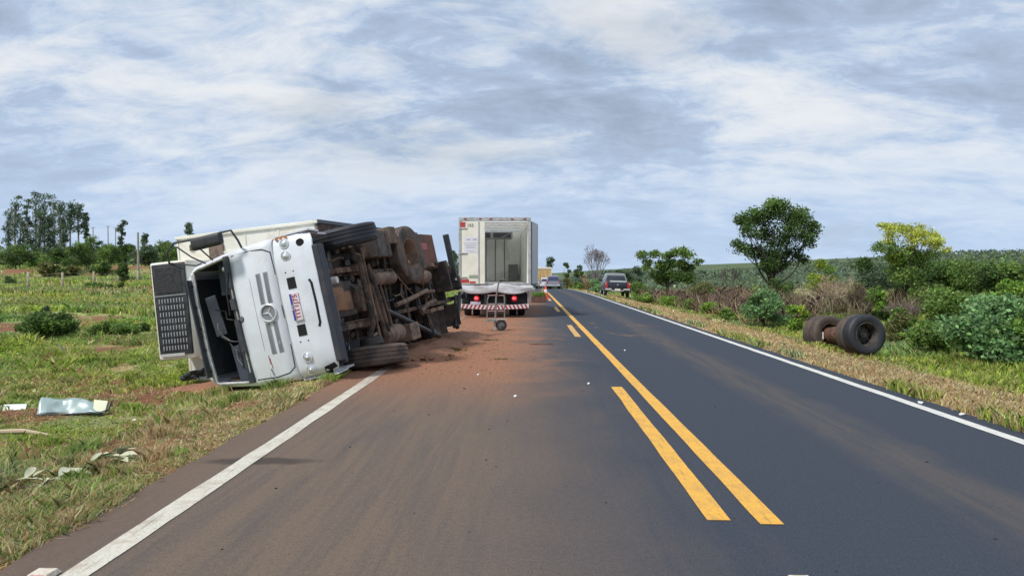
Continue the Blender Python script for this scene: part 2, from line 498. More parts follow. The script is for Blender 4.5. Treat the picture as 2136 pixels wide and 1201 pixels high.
# ------------------------------------------------------------------ road
def make_asphalt():
    m = bpy.data.materials.new('asphalt_with_red_dust'); m.use_nodes = True
    nt = m.node_tree; nt.nodes.clear(); N = NT(nt)
    co = N.n('ShaderNodeTexCoord').outputs['Object']
    s = N.n('ShaderNodeSeparateXYZ', i_0=co); X, Y = s.outputs[0], s.outputs[1]
    fine = N.noise(co, 85., 4, .85); mid = N.noise(co, 9., 6, .65); big = N.noise(co, .9, 5, .6, .5)
    streak = N.noise(N.mapping(co, scale=(6.0, .42, 1), rot=(0, 0, R(6))), 1.0, 6, .62, .3)
    streak2 = N.noise(N.mapping(co, scale=(3.4, .26, 1), rot=(0, 0, R(-22))), 1.5, 7, .66, .5)
    base = N.mix(N.mapr(fine, .32, .68), (.026, .033, .046), (.066, .079, .105))
    base = N.mix(N.mapr(mid, .3, .7, 0, .35), base, (.050, .060, .080))
    # left lane carries a brown film of dust that thins out towards the centre line
    wob = N.math('MULTIPLY_ADD', streak2, 1.6, N.math('MULTIPLY', big, 1.0))
    xx = N.math('ADD', X, N.math('SUBTRACT', wob, 1.3))
    film = N.mapr(xx, -.8, 1.6, .92, 0.)
    film = N.math('MULTIPLY', film, N.mapr(streak2, .33, .62, .68, 1.0))
    brown = N.mix(N.mapr(fine, .3, .7), (.125, .090, .064), (.225, .168, .126))
    c = N.mix(film, base, brown)
    # darker tyre wiping through the film
    dark = N.math('MULTIPLY', N.mapr(streak, .52, .66), N.mapr(X, -2.4, 1.0, .28, 0.08))
    c = N.mix(dark, c, (.058, .060, .068))
    # left margin outside the edge line: browner
    c = N.mix(N.mapr(X, -2.30, -2.75, 0., .55), c, (.155, .108, .080))
    # red soil spread over the road beside the wreck
    ry = N.math('MULTIPLY', N.mapr(Y, 7.5, 13.0), N.mapr(Y, 40.0, 30., 0., 1.))
    rx = N.mapr(N.math('ADD', X, N.math('MULTIPLY_ADD', big, 2.2, N.math('MULTIPLY', mid, .7))), .7, 2.3, 1., 0.)
    spill = N.math('MULTIPLY', N.math('MULTIPLY', ry, rx), N.mapr(mid, .22, .5, .65, 1.))
    soil = N.mix(N.mapr(N.noise(co, 22., 5, .7), .35, .65), (.24, .105, .056), (.40, .20, .118))
    c = N.mix(N.math('MULTIPLY', spill, .93), c, soil)
    far = N.math('MULTIPLY', N.mapr(Y, 28., 32.), N.mapr(Y, 50., 38., 0., 1.))
    farx = N.mapr(N.math('ADD', X, N.math('MULTIPLY', big, 1.5)), .9, 1.9, 1., 0.)
    c = N.mix(N.math('MULTIPLY', N.math('MULTIPLY', far, farx), .75), c, (.215, .105, .062))
    # dusty centre strip of the right lane
    d2 = N.math('ABSOLUTE', N.math('SUBTRACT', X, N.math('MULTIPLY_ADD', big, .5, 2.95)))
    st = N.math('MULTIPLY', N.mapr(d2, .05, .55, 1., 0.), N.mapr(streak, .3, .62, .15, .55))
    c = N.mix(st, c, N.mix(fine, (.10, .086, .074), (.15, .124, .102)))
    gr = N.noise(co, 24., 5, .8)
    c = N.mix(N.mapr(gr, .40, .62, 0., .32), c, N.mix(.5, c, (.02, .02, .022)))
    c = N.mix(N.mapr(N.noise(co, 55., 3, .8), .60, .72, 0., .30), c, (.24, .21, .19))
    # soil smudges across the right lane near the spill
    sm = N.math('MULTIPLY', N.math('MULTIPLY', N.mapr(N.noise(N.mapping(co, scale=(1, .5, 1)), 1.3, 6, .7, 1.), .57, .66), N.mapr(Y, 14., 20.)), N.mapr(Y, 40., 30., 0., 1.))
    sm = N.math('MULTIPLY', sm, N.mapr(X, 4.2, 3.0, 0., .7))
    c = N.mix(sm, c, (.20, .115, .07))
    # oil spot beside the edge line
    ox = N.math('DIVIDE', N.math('ADD', X, 2.30), .52); oy = N.math('DIVIDE', N.math('SUBTRACT', Y, 6.22), .13)
    od = N.math('SQRT', N.math('ADD', N.math('MULTIPLY', ox, ox), N.math('MULTIPLY', oy, oy)))
    od = N.math('ADD', od, N.math('MULTIPLY', N.math('SUBTRACT', N.noise(co, 5., 3, .6), .5), .8))
    c = N.mix(N.mapr(od, .60, 1.15, .65, 0.), c, (.030, .027, .028))
    # small dark and pale specks
    v = N.n('ShaderNodeTexVoronoi', feature='F1'); N.set(v.inputs['Vector'], co); v.inputs['Scale'].default_value = 3.2
    c = N.mix(N.mapr(v.outputs['Distance'], .008, .016, .35, 0.), c, (.26, .24, .21))
    v2 = N.n('ShaderNodeTexVoronoi', feature='F1'); N.set(v2.inputs['Vector'], N.mapping(co, loc=(5, 3, 0))); v2.inputs['Scale'].default_value = 1.6
    c = N.mix(N.mapr(v2.outputs['Distance'], .012, .026, .7, 0.), c, (.035, .03, .03))
    b = N.n('ShaderNodeBsdfPrincipled', i_Roughness=.9); b.inputs['Specular IOR Level'].default_value = .18
    nt.links.new(c, b.inputs['Base Color'])
    bp = N.n('ShaderNodeBump', i_Strength=.55, i_Distance=.006)
    N.set(bp.inputs['Height'], N.math('MULTIPLY_ADD', fine, 1.0, N.math('MULTIPLY', mid, .6)))
    nt.links.new(bp.outputs[0], b.inputs['Normal'])
    N.n('ShaderNodeOutputMaterial', i_Surface=b.outputs[0])
    return m

def road_sheet(name, x0, x1, y0, y1, lift, mt, ragged=0., step=.5, seed=0):
    if y0 >= 29: ys = axis_lines([(y0, y1, .5)])
    elif y1 > 30: ys = axis_lines([(y0, 30, step), (30, y1, 1.)])
    else: ys = axis_lines([(y0, y1, step)])
    xs = np.linspace(x0, x1, 2 if x1 - x0 < 1 else 9)
    Xg, Yg = np.meshgrid(xs, ys)
    Xg = Xg.copy()
    if ragged:
        Xg[:, 0] += (fbm(Yg[:, 0] * 1.4, Yg[:, 0] * 0 + seed, 3, seed) - .5) * ragged
        Xg[:, -1] += (fbm(Yg[:, -1] * 1.4, Yg[:, -1] * 0 + seed + 5, 3, seed + 3) - .5) * ragged
    Zg = road_z(Yg) + lift
    ny, nx = Xg.shape
    ii = np.arange(nx * ny).reshape(ny, nx)
    f = np.stack([ii[:-1, :-1], ii[:-1, 1:], ii[1:, 1:], ii[1:, :-1]], -1).reshape(-1, 4)
    o = np_mesh(name, np.stack([Xg, Yg, Zg], -1).reshape(-1, 3), f, mt, smooth=True)
    tag(o, kind='structure')
    return o

road = road_sheet('road', XL, XR, -12, 230, 0., make_asphalt(), ragged=.10, step=.15, seed=2)

def line_mat(name, c, c_dirt, soil_y):
    m = bpy.data.materials.new(name); m.use_nodes = True
    nt = m.node_tree; nt.nodes.clear(); N = NT(nt)
    co = N.n('ShaderNodeTexCoord').outputs['Object']
    Y = N.n('ShaderNodeSeparateXYZ', i_0=co).outputs[1]
    a = N.noise(co, 60., 4, .7); bnz = N.noise(co, 5., 6, .7, .4)
    cc = N.mix(N.mapr(a, .54, .64, 0, .75), c, tuple(x * .45 for x in c))
    cc = N.mix(N.mapr(bnz, .44, .68, 0, .75), cc, c_dirt)
    cc = N.mix(N.mapr(N.noise(N.mapping(co, scale=(9, .6, 1)), 3., 5, .7), .56, .66, 0, .45), cc, (.10, .09, .08))
    if soil_y: cc = N.mix(N.math('MULTIPLY', N.mapr(Y, soil_y[0], soil_y[1]), N.mapr(bnz, .3, .55, .35, .95)), cc, (.24, .12, .07))
    b = N.n('ShaderNodeBsdfPrincipled', i_Roughness=.7); nt.links.new(cc, b.inputs['Base Color'])
    bp = N.n('ShaderNodeBump', i_Strength=.5, i_Distance=.004); N.set(bp.inputs['Height'], N.noise(co, 150., 3, .7)); nt.links.new(bp.outputs[0], b.inputs['Normal'])
    N.n('ShaderNodeOutputMaterial', i_Surface=b.outputs[0])
    return m
lw = line_mat('white_road_paint_dusty', (.60, .57, .48), (.40, .33, .25), (9., 14.))
lw2 = line_mat('white_road_paint', (.66, .66, .62), (.50, .48, .42), None)
ly = line_mat('yellow_road_paint', (.74, .40, .055), (.52, .29, .075), None)
ly2 = line_mat('faded_yellow_road_paint', (.62, .37, .11), (.42, .26, .11), None)
road_sheet('left_edge_line', -2.485, -2.325, -10, 60, .005, lw, ragged=.02, step=.12, seed=31)
road_sheet('right_edge_line', 4.61, 4.75, -10, 160, .005, lw2, ragged=.02, step=.12, seed=33)
road_sheet('centre_line', 1.475, 1.625, 4.71, 150, .005, ly, ragged=.012, step=.12, seed=35)
dashes = [(4.78, 10.4)] + [(18.6 + 12.2 * k, 22.8 + 12.2 * k) for k in range(6)]
for i, (a, b_) in enumerate(dashes):
    road_sheet('centre_dash', 1.155, 1.305, a, b_, .005, ly if i == 0 else ly2, ragged=.014, step=.12, seed=40 + i)

# ------------------------------------------------------------------ wheel kit (axis = local X, outer face +X)
def tyre_bm(bm, M, Ro=.53, Wd=.27, Ri=.30, seg=56, grooves=4):
    h = Wd / 2
    p = [(Ri, -h * .80), (Ri + .04, -h * .93), (Ri + (Ro - Ri) * .55, -h * 1.04), (Ro - .035, -h * .96), (Ro - .008, -h * .84)]
    g = []
    for k in range(grooves):
        c = -h * .62 + k * (h * 1.24) / (grooves - 1) if grooves > 1 else 0
        g += [(Ro, c - .009), (Ro - .016, c - .006), (Ro - .016, c + .006), (Ro, c + .009)]
    q = [(r, -x) for r, x in reversed(p)]
    prof = p + g + q + [(Ri - .012, h * .72), (Ri - .012, -h * .72)]
    lathe(bm, prof, M, seg)

def rim_bm(bm, M, Ri=.30, Wd=.27, dish=-.04, holes=8, seg=40):
    h = Wd / 2
    lathe(bm, [(Ri + .006, h * .84), (Ri - .012, h * .86), (Ri - .03, h * .6), (Ri - .05, h * .2 + dish), (Ri - .05, -h * .80), (Ri + .004, -h * .84), (Ri - .004, -h * .5), (Ri - .004, h * .6)], M, seg)

def rimdisc_bm(bm, M, Ri=.30, x=0.02, seg=40, holes=10, th=.012):
    """wheel disc with hand holes"""
    r0, r1, r2, r3 = .085, Ri * .56, Ri * .80, Ri - .045
    n = holes * 4
    def ring(r, xx): return [bm.verts.new(M @ Vector((xx, r * math.cos(2 * math.pi * k / n), r * math.sin(2 * math.pi * k / n)))) for k in range(n)]
    for s in (0, -th):
        A, B, C_, D = ring(r0, x + .03 + s), ring(r1, x + .02 + s), ring(r2, x - .01 + s), ring(r3, x - .035 + s)
        for k in range(n):
            k2 = (k + 1) % n
            bm.faces.new((A[k], A[k2], B[k2], B[k])); bm.faces.new((C_[k], C_[k2], D[k2], D[k]))
            if k % 4 not in (1, 2): bm.faces.new((B[k], B[k2], C_[k2], C_[k]))

def hub_bm(bm, M, r=.10, x=.02, L=.09, nuts=10, nr=.155, seg=20):
    lathe(bm, [(0.001, x), (r, x), (r, x + L * .7), (r * .8, x + L), (.001, x + L)], M, seg, closed=False)
    for k in range(nuts):
        a = 2 * math.pi * k / nuts
        c = Vector((x + .02, nr * math.cos(a), nr * math.sin(a)))
        tube(bm, [M @ c, M @ (c + Vector((.035, 0, 0)))], .014, 6)

def wheel(name, M, parent, mt_t, mt_r, Ro=.53, Wd=.27, Ri=.30, disc_x=.02, out=1, hub=True, grooves=4):
    """a wheel part: tyre + rim sub-parts are children of a mesh part named wheel (the rim)"""
    if out < 0: M = M @ Matrix.Rotation(math.pi, 4, 'Z')
    bm = BM(); rim_bm(bm, Matrix(), Ri, Wd); rimdisc_bm(bm, Matrix(), Ri, disc_x)
    w = build(name, bm, mt_r, parent, M, autosmooth=R(40))
    bm = BM(); tyre_bm(bm, Matrix(), Ro, Wd, Ri, grooves=grooves)
    build('tyre', bm, mt_t, w, autosmooth=R(38))
    if hub:
        bm = BM(); hub_bm(bm, Matrix(), Ri * .34, disc_x + .01, .08, 8, Ri * .5)
        build('hub', bm, mt_r, w, autosmooth=R(40))
    return w

def basis(o, x, y, z):
    """4x4 from origin and axis columns"""
    M = Matrix.Identity(4)
    for i, a in enumerate((x, y, z)):
        for r_ in range(3): M[r_][i] = a[r_]
    for r_ in range(3): M[r_][3] = o[r_]
    return M

# ================================================================== OVERTURNED TRUCK
# local frame: x = the truck's right-hand side (down in the picture), y = forward, z = towards the roof
RT = Matrix(((.21245, -.17681, -.96104), (-.0081, -.98378, .1792), (-.97714, -.03028, -.21043)))
MT = RT.to_4x4(); MT.translation = Vector((-2.6387, 10.8551, 1.2876))
RB = Matrix(((.10512, -.16751, -.98025), (.03297, -.98458, .17179), (-.99391, -.05038, -.09798)))
MB_ = RB.to_4x4(); MB_.translation = Vector((-2.8603, 10.4048, 1.2418))
truck = empty('overturned_truck', M=MT)
tag(truck, 'white box truck lying on its side with its muddy underside facing the road', 'truck')
_pv = Vector((-1.3, -2.36, 1.14)); MB_ = MB_ @ Matrix.Translation((.035, 0, 0)) @ Matrix.Translation(_pv) @ Matrix.Rotation(R(2.3), 4, 'Z') @ Matrix.Translation(-_pv)
BOXM = MT.inverted() @ MB_            # the box body leans a little on its chassis

def fy(x, z):
    """front face of the cab: y at lateral x and height z"""
    t = max(0, z - 1.05)
    y = -.02 - .055 * t - .17 * max(0, (z - 1.80)) ** 1.25 - .03 * (t > 3)
    if z > 1.93: y = -.02 - .055 * .88 - .17 * .13 ** 1.25 - (z - 1.93) * .36
    return y - .075 * (abs(x) / 1.1) ** 2.6 + .006 * math.sin(4.1 * x + 5 * z) * math.cos(3.3 * z - 2 * x) + .004 * math.sin(9 * x - 7 * z)

def hw(z):
    zs = [(.5, 1.08), (1.1, 1.115), (1.6, 1.10), (1.93, 1.08), (2.8, 1.0), (2.95, .86)]
    for (a, p), (b, q) in zip(zs, zs[1:]):
        if z <= b: return p + (q - p) * max(0, (z - a)) / (b - a)
    return zs[-1][1]

YR = -2.02                                                   # rear wall of the cab
def cab_loop(z, inset=0.0):
    w = hw(z) - inset; rc = .13
    pts = []
    for y in (YR, -1.55, -1.05, -.62): pts.append((-w, y))
    yc = fy(w - rc, z) - inset
    for k in range(5):
        a = math.pi / 2 * k / 4
        pts.append((-w + rc - rc * math.cos(a), yc - rc + rc * math.sin(a)))
    for k in range(1, 8): 
        x = (-w + rc) + (2 * w - 2 * rc) * k / 8
        pts.append((x, fy(x, z) - inset))
    for k in range(5):
        a = math.pi / 2 * (1 - k / 4)
        pts.append((w - rc + rc * math.cos(a), yc - rc + rc * math.sin(a)))
    for y in (-.62, -1.05, -1.55, YR): pts.append((w, y))
    return [Vector((x, y, z)) for x, y in pts]

# cab shell --------------------------------------------------------
bm = BM()
zl = [1.13, 1.35, 1.6, 1.80, 1.93, 2.15, 2.40, 2.62, 2.77, 2.86]
loops = [[bm.verts.new(p) for p in cab_loop(z)] for z in zl]
n = len(loops[0])
for li in range(len(zl) - 1):
    z0 = zl[li]; z1 = zl[li + 1]
    for k in range(n - 1):
        front = 7 <= k <= n - 9
        if front and z0 >= 1.92 and z1 <= 2.78: continue
        side_win = (k in (1, 2) or k in (n - 3, n - 4)) and z0 >= 1.92 and z1 <= 2.78
        if side_win: continue
        A, B = loops[li], loops[li + 1]
        bm.faces.new((A[k], A[k + 1], B[k + 1], B[k]))
# roof
prev = loops[-1]
for (ins, zz) in ((.06, 2.93), (.16, 2.97)):
    L = [bm.verts.new(Vector((p.x * (1 - ins / .9), -.1 + (p.y + .1) * (1 - ins * .25) - ins * .5, zz))) for p in cab_loop(2.86)]
    for k in range(n - 1): bm.faces.new((prev[k], prev[k + 1], L[k + 1], L[k]))
    prev = L
bm.faces.new(prev)
# rear wall (solid) and side rocker
b0 = [loops[i][0] for i in range(len(zl))]; b1 = [loops[i][-1] for i in range(len(zl))]
for i in range(len(zl) - 1): bm.faces.new((b0[i], b0[i + 1], b1[i + 1], b1[i]))
cab = build('cab', bm, white, truck, autosmooth=R(32))
sol = cab.modifiers.new('thick', 'SOLIDIFY'); sol.thickness = .035; sol.offset = -1

# lower cab sides behind the bumper (with wheel arch)
for s in (-1, 1):
    bm = BM()
    arch = [(-.15, 1.12), (-.15, .62), (-.55, .62)] + [(-1.70 + .72 * math.cos(a), .58 + .66 * math.sin(a)) for a in [R(x) for x in (5, 25, 45, 60)]] + [(-1.28, 1.12)]
    prism(bm, arch, lambda u, v, t: Vector((s * (1.105 - .03 * t), u, v)))
    build('side_skirt', bm, white, truck)
    # door with window glass
    bm = BM()
    for (y0, y1, z0, z1) in ((-1.60, -.60, 1.18, 1.90),):
        prism(bm, [(y0, z0), (y1, z0), (y1, z1), (y0, z1)], lambda u, v, t: Vector((s * (hw(v) + .004 + .006 * t), u, v)))
    d = build('door', bm, white, truck)
    bm = BM()
    prism(bm, [(-1.56, 1.95), (-.64, 1.95), (-.70, 2.62), (-1.52, 2.62)], lambda u, v, t: Vector((s * (hw(v) - .02 + .006 * t), u, v)))
    build('window', bm, glass_dark, d)
    bm = BM(); box(bm, (s * 1.118, -1.45, 1.62), (.03, .16, .035), .01)
    build('handle', bm, plastic, d)
    # fender arch plastic
    bm = BM()
    pts = [(-1.70 + .69 * math.cos(a), .58 + .66 * math.sin(a)) for a in [R(x) for x in range(50, 171, 15)]]
    for (y0, z0), (y1, z1) in zip(pts, pts[1:]):
        vs = [bm.verts.new(Vector((x, y, z))) for (x, y, z) in ((s * .72, y0, z0), (s * 1.125, y0, z0), (s * 1.125, y1, z1), (s * .72, y1, z1))]
        bm.faces.new(vs)
    fe = build('wheel_arch', bm, plastic, truck)
    so = fe.modifiers.new('t', 'SOLIDIFY'); so.thickness = .02

# hood seams, grooves ------------------------------------------------
S = lambda x, z: (x, fy(x, z), z)
bm = BM()
ribbon(bm, S, [(-.98, 1.86), (-.99, 1.5), (-.97, 1.30), (-.90, 1.165), (-.6, 1.145), (.0, 1.14), (.6, 1.145), (.88, 1.165), (.96, 1.28), (.985, 1.5), (.97, 1.86)], .016, .004)
build('panel_gap', bm, gapm, truck)
bm = BM()
ribbon(bm, S, [(-.97, 1.615), (-.5, 1.60), (0, 1.595), (.5, 1.60), (.96, 1.615)], .007, .003)
build('hood_crease', bm, mat('panel_line_grey', (.30, .32, .34), .6), truck)
# cowl strip under the windscreen with wipers
bm = BM()
vsx = [(-1.0 + 2.0 * k / 12) for k in range(13)]
for a, b_ in zip(vsx, vsx[1:]):
    q = [bm.verts.new(Vector((x, fy(x, z) + .012, z))) for x, z in ((a, 1.90), (b_, 1.90), (b_, 2.0), (a, 2.0))]
    bm.faces.new(q)
cw = build('cowl', bm, plastic_grey, truck)
cw.modifiers.new('t', 'SOLIDIFY').thickness = .03
for (x0, x1) in ((-.75, -.1), (.05, .75)):
    bm = BM(); tube(bm, [(x0, fy(x0, 1.93) + .05, 1.93), ((x0 + x1) / 2, fy(0, 2.) + .06, 2.02), (x1, fy(x1, 2.07) + .04, 2.07)], .012, 6)
    build('wiper', bm, plastic, truck)
# windscreen rubber frame
bm = BM()
fr = [(-.97, 1.95), (-.5, 1.94), (0, 1.935), (.5, 1.94), (.97, 1.95), (.985, 2.05), (.935, 2.68), (.90, 2.755), (.4, 2.765), (0, 2.77), (-.4, 2.765), (-.90, 2.755), (-.935, 2.68), (-.985, 2.05)]
tube(bm, [(x, fy(x, z) + .004, z) for x, z in fr], .017, 6, closed=True)
build('windscreen_frame', bm, mat('grey_rubber_seal', (.50, .50, .47), .6, c2=(.30, .30, .28), scale=8), truck)
# header trim with clips
bm = BM()
ribbon(bm, S, [(-.88, 2.815), (0, 2.82), (.88, 2.815)], .045, .012)
hd = build('header_trim', bm, mat('cream_header', (.58, .57, .51), .5, c2=(.42, .40, .34), scale=5), truck)
for x in (-.7, -.35, 0, .35, .7):
    bm = BM(); box(bm, (x, fy(x, 2.815) + .02, 2.815), (.03, .02, .03), .005); build('clip', bm, gapm, hd)

# round cap below the windscreen
bm = BM(); lathe(bm, [(.001, .0), (.040, 0), (.046, -.012), (.028, .008), (.001, .006)], Matrix.Translation((0, fy(0, 1.87) + .012, 1.87)) @ Matrix.Rotation(R(90), 4, 'Z'), 20, closed=False)
build('round_cap', bm, mat('cap_grey', (.16, .18, .20), .4, .4), truck)

# grille slots
for s in (-1, 1):
    for zc_ in (1.445, 1.315):
        x0, x1 = (.15, .62)
        bm = BM()
        ribbon(bm, S, [(s * x0, zc_), (s * (x0 + x1) / 2, zc_), (s * x1, zc_)], .062, .003)
        g = build('grille_slot', bm, grey_mesh, truck)
        bm = BM()
        for k in range(17):
            x = s * (x0 + .02 + k * (x1 - x0 - .04) / 16)
            box(bm, (x, fy(x, zc_) + .007, zc_), (.010, .008, .056))
        ribbon(bm, S, [(s * x0, zc_ + .034), (s * x1, zc_ + .034)], .008, .010)
        ribbon(bm, S, [(s * x0, zc_ - .034), (s * x1, zc_ - .034)], .008, .010)
        l = build('lattice', bm, mat('lattice_grey', (.34, .36, .39), .5), g); l['kind'] = 'stuff'
# three-pointed star badge
SM = Matrix.Translation((0, fy(0, 1.38) + .012, 1.38)) @ Matrix.Rotation(R(90), 4, 'Z')
bm = BM(); disc(bm, SM, .125, 32, 0.0)
bd = build('badge', bm, mat('badge_grey', (.26, .28, .31), .45, .3), truck)
bm = BM()
tube(bm, [SM @ Vector((.012, .128 * math.cos(2 * math.pi * k / 36), .128 * math.sin(2 * math.pi * k / 36))) for k in range(36)], .013, 8, closed=True)
for k in range(3):
    a = R(90) + k * 2 * math.pi / 3
    c, s_ = math.cos(a), math.sin(a); px_, py_ = -s_, c
    tip = (.124 * c, .124 * s_); A = (.022 * px_, .022 * py_); B = (-.022 * px_, -.022 * py_)
    vs = [bm.verts.new(SM @ Vector((xx, p[0], p[1]))) for xx, p in ((.004, tip), (.004, A), (.026, (0, 0)), (.004, B))]
    bm.faces.new((vs[0], vs[1], vs[2])); bm.faces.new((vs[0], vs[2], vs[3])); bm.faces.new((vs[0], vs[3], vs[1])); bm.faces.new((vs[1], vs[3], vs[2]))
build('star', bm, mat('badge_silver', (.74, .76, .79), .25, .35), bd, autosmooth=R(20))
# small decal on the driver-away side
bm = BM()
for (x, z, w_, h_) in ((.70, 1.555, .13, .012), (.76, 1.54, .16, .008)):
    ribbon(bm, S, [(x - w_ / 2, z), (x + w_ / 2, z)], h_, .002)
build('red_stripe_decal', bm, red_print, truck)
bm = BM()
for k in range(6): ribbon(bm, S, [(.84 + .02 * k, 1.57 - .004 * k), (.852 + .02 * k, 1.57 - .004 * k)], .028, .002)
build('dark_stripe_decal', bm, grey_print, truck)

# bumper --------------------------------------------------------------
def by(x, z):
    y = .045 - .10 * max(0, (abs(x) - .55) / .55) ** 2
    y += .007 * math.sin(5 * x + 2) + .004 * math.sin(11 * x + 9 * z)
    if z < .66: y -= (.66 - z) * .25
    return y
bm = BM()
xs = [-1.12 + 2.24 * k / 28 for k in range(29)]
zs = [.45, .47, .50, .56, .62, .66, .72, .80, .90, 1.0, 1.06, 1.09]
G = []
for z in zs:
    row = []
    for x in xs:
        e = max(0, (abs(x) - 1.0) / .12)
        ex = math.copysign(min(abs(x), 1.12 - .02 * (z < .5)), x)
        inset = .05 if .545 < z < .64 and abs(x) < .9 else 0
        top = .02 * (z > 1.07)
        row.append(bm.verts.new(Vector((ex, by(x, z) - .12 * e * e - inset * 0 - top, z + (.26 * (e ** 2)) * (1 - min(1, (z - .43) / .3))))))
    G.append(row)
for i in range(len(zs) - 1):
    for k in range(28): bm.faces.new((G[i][k], G[i][k + 1], G[i + 1][k + 1], G[i + 1][k]))
SOFF = -1
bump_o = build('bumper', bm, white, truck, autosmooth=R(40))
sm_ = bump_o.modifiers.new('t', 'SOLIDIFY'); sm_.thickness = .05; sm_.offset = SOFF
BS = lambda x, z: (x, by(x, z) - .12 * max(0, (abs(x) - 1.0) / .12) ** 2 + .001, z)
# bumper ends turning back
for s in (-1, 1):
    bm = BM()
    prism(bm, [(-.02, .50), (-.02, 1.08), (-.62, 1.08), (-.70, .92), (-.66, .70), (-.42, .52)], lambda u, v, t: Vector((s * (1.12 - .025 * t - .03 * max(0, -u)), u - .07, v)))
    build('bumper_end', bm, white, truck)
# head lamps
for x in (-.965, -.775, .775, .965):
    M = Matrix.Translation((x, by(x, .90) + .004, .88 + (.0 if abs(x) < .9 else .0))) @ Matrix.Rotation(R(90) + (R(12) if x < 0 else R(-12)) * (abs(x) > .9), 4, 'Z')
    bm = BM(); lathe(bm, [(.062, -.02), (.080, .0), (.078, .012), (.068, .014), (.060, -.006)], M, 28)
    h = build('headlight', bm, mat('lamp_ring', (.62, .65, .68), .35), truck, autosmooth=R(50))
    bm = BM(); lathe(bm, [(.064, .006), (.055, .018), (.030, .026), (.001, .029)], M, 28, closed=False)
    build('lens', bm, lampglass, h, autosmooth=R(60))
    bm = BM(); lathe(bm, [(.026, .026), (.022, .034), (.001, .036)], M, 20, closed=False)
    build('bulb', bm, mat('lamp_core', (.85, .88, .92), .1, .6), h, autosmooth=R(60))
# slots, plate, holes
for x in (-.36, .36):
    bm = BM(); ribbon(bm, BS, [(x - .085, .865), (x + .085, .865)], .135, .006); build('air_slot', bm, black, truck)
bm = BM(); ribbon(bm, BS, [(-.36, .585), (-.30, .560), (0, .555), (.30, .560), (.36, .585)], .034, .004); build('lower_air_slot', bm, black, truck)
for x in (-.53, -.55, .53, .55):
    bm = BM(); lathe(bm, [(.001, .004), (.011, .004), (.012, 0)], Matrix.Translation((math.copysign(.53, x), by(.5, .9) + .001, .93 if abs(x) < .54 else .80)) @ Matrix.Rotation(R(90), 4, 'Z'), 12, closed=False)
    build('bolt', bm, gapm, truck)
bm = BM(); lathe(bm, [(.001, .004), (.052, .006), (.060, .0)], Matrix.Translation((-.93, by(.93, .64) + .002, .62)) @ Matrix.Rotation(R(90), 4, 'Z') @ Matrix.Rotation(R(20), 4, 'Y'), 24, closed=False)
build('fog_lamp_hole', bm, black, truck)
bm = BM(); prism(bm, [(.93, .50), (1.0, .47), (1.03, .56), (1.10, .60), (1.06, .68), (.97, .66)], lambda u, v, t: Vector((u, by(u, v) - .10 * max(0, (abs(u) - 1.0) / .12) ** 2 + .002 + .008 * t, v)))
build('broken_notch', bm, black, truck)
for k in range(3):
    bm = BM(); box(bm, (-1.06 + .0 * k, -.03 + .0 * k, 1.00 - .075 * k), (.05, .03, .045), .01, Matrix.Identity(4))
    build('marker_lamp', bm, orange, truck)
    for v in truck.children[-1].data.vertices: v.co.y += by(1.06, .9) + .02
bm = BM(); box(bm, (0, by(0, .87) + .008, .865), (.42, .012, .145), .006)
pl = build('licence_plate', bm, sticker_w, truck)
bm = BM(); box(bm, (0, by(0, .87) + .016, .9195), (.40, .004, .034)); build('blue_band', bm, blue_print, pl)
PM = basis((0.0, by(0, .87) + .018, .852), (-1, 0, 0), (0, 0, 1), (0, 1, 0))
text_part('lettering', 'TIT1J75', .105, PM, red_print, pl, .001, 1.12)
PM2 = basis((0.0, by(0, .87) + .0205, .9195), (-1, 0, 0), (0, 0, 1), (0, 1, 0))
text_part('country_lettering', 'BRASIL', .03, PM2, sticker_w, pl, .0006)

# interior ------------------------------------------------------------
bm = BM(); box(bm, (0, -.52, 1.80), (1.86, .62, .24), .06); box(bm, (-.45, -.42, 1.93), (.52, .26, .10), .04)
da = build('dashboard', bm, plastic_grey, truck, autosmooth=R(40))
bm = BM(); box(bm, (0, -1.90, 2.02), (1.90, .06, 1.5), .01)
build('rear_lining', bm, mat('navy_lining', (.050, .060, .082), .7), truck)
for s in (-1, 1):
    bm = BM(); prism(bm, [(-.42, 1.90), (-.62, 2.80), (-1.96, 2.80), (-1.96, 1.90)], lambda u, v, t: Vector((s * (hw(v) - .052 - .015 * t), u, v))); build('side_lining', bm, mat('navy_lining', (.05, .06, .08)), truck)
bm = BM(); box(bm, (.52, -.62, 2.25), (.62, .05, .55), .02, Matrix.Rotation(R(4), 4, 'Y')); build('loose_panel', bm, mat('navy_lining', (.05, .06, .08)), truck)
bm = BM(); box(bm, (0, -1.0, 1.20), (1.9, 1.7, .08), .01); build('cab_floor', bm, plastic, truck)
bm = BM(); box(bm, (0, -1.05, 2.84), (1.60, 1.5, .03), .01); build('headliner', bm, plastic_grey, truck)
for x in (-.55, .22, .66):
    bm = BM(); box(bm, (x, -1.42, 1.62), (.46 if x < 0 else .40, .46, .14), .06); box(bm, (x, -1.66, 1.98), (.44 if x < 0 else .38, .13, .66), .06)
    st_ = build('seat', bm, mat('seat_fabric', (.030, .033, .042), .8, c2=(.05, .05, .06), scale=12), truck, autosmooth=R(40))
    bm = BM(); box(bm, (x, -1.64, 2.40), (.26, .10, .18), .04); build('head_rest', bm, plastic_grey, st_, autosmooth=R(40))
bm = BM()
SW = Matrix.Translation((-.5, -.78, 2.03)) @ Matrix.Rotation(R(-38), 4, 'X')
tube(bm, [SW @ Vector((.22 * math.cos(2 * math.pi * k / 28), .22 * math.sin(2 * math.pi * k / 28), 0)) for k in range(28)], .016, 8, closed=True)
for a in (0, 120, 240): tube(bm, [SW @ Vector((0, 0, -.03)), SW @ Vector((.21 * math.cos(R(a)), .21 * math.sin(R(a)), 0))], .016, 6)
build('steering_wheel', bm, plastic, truck, autosmooth=R(60))
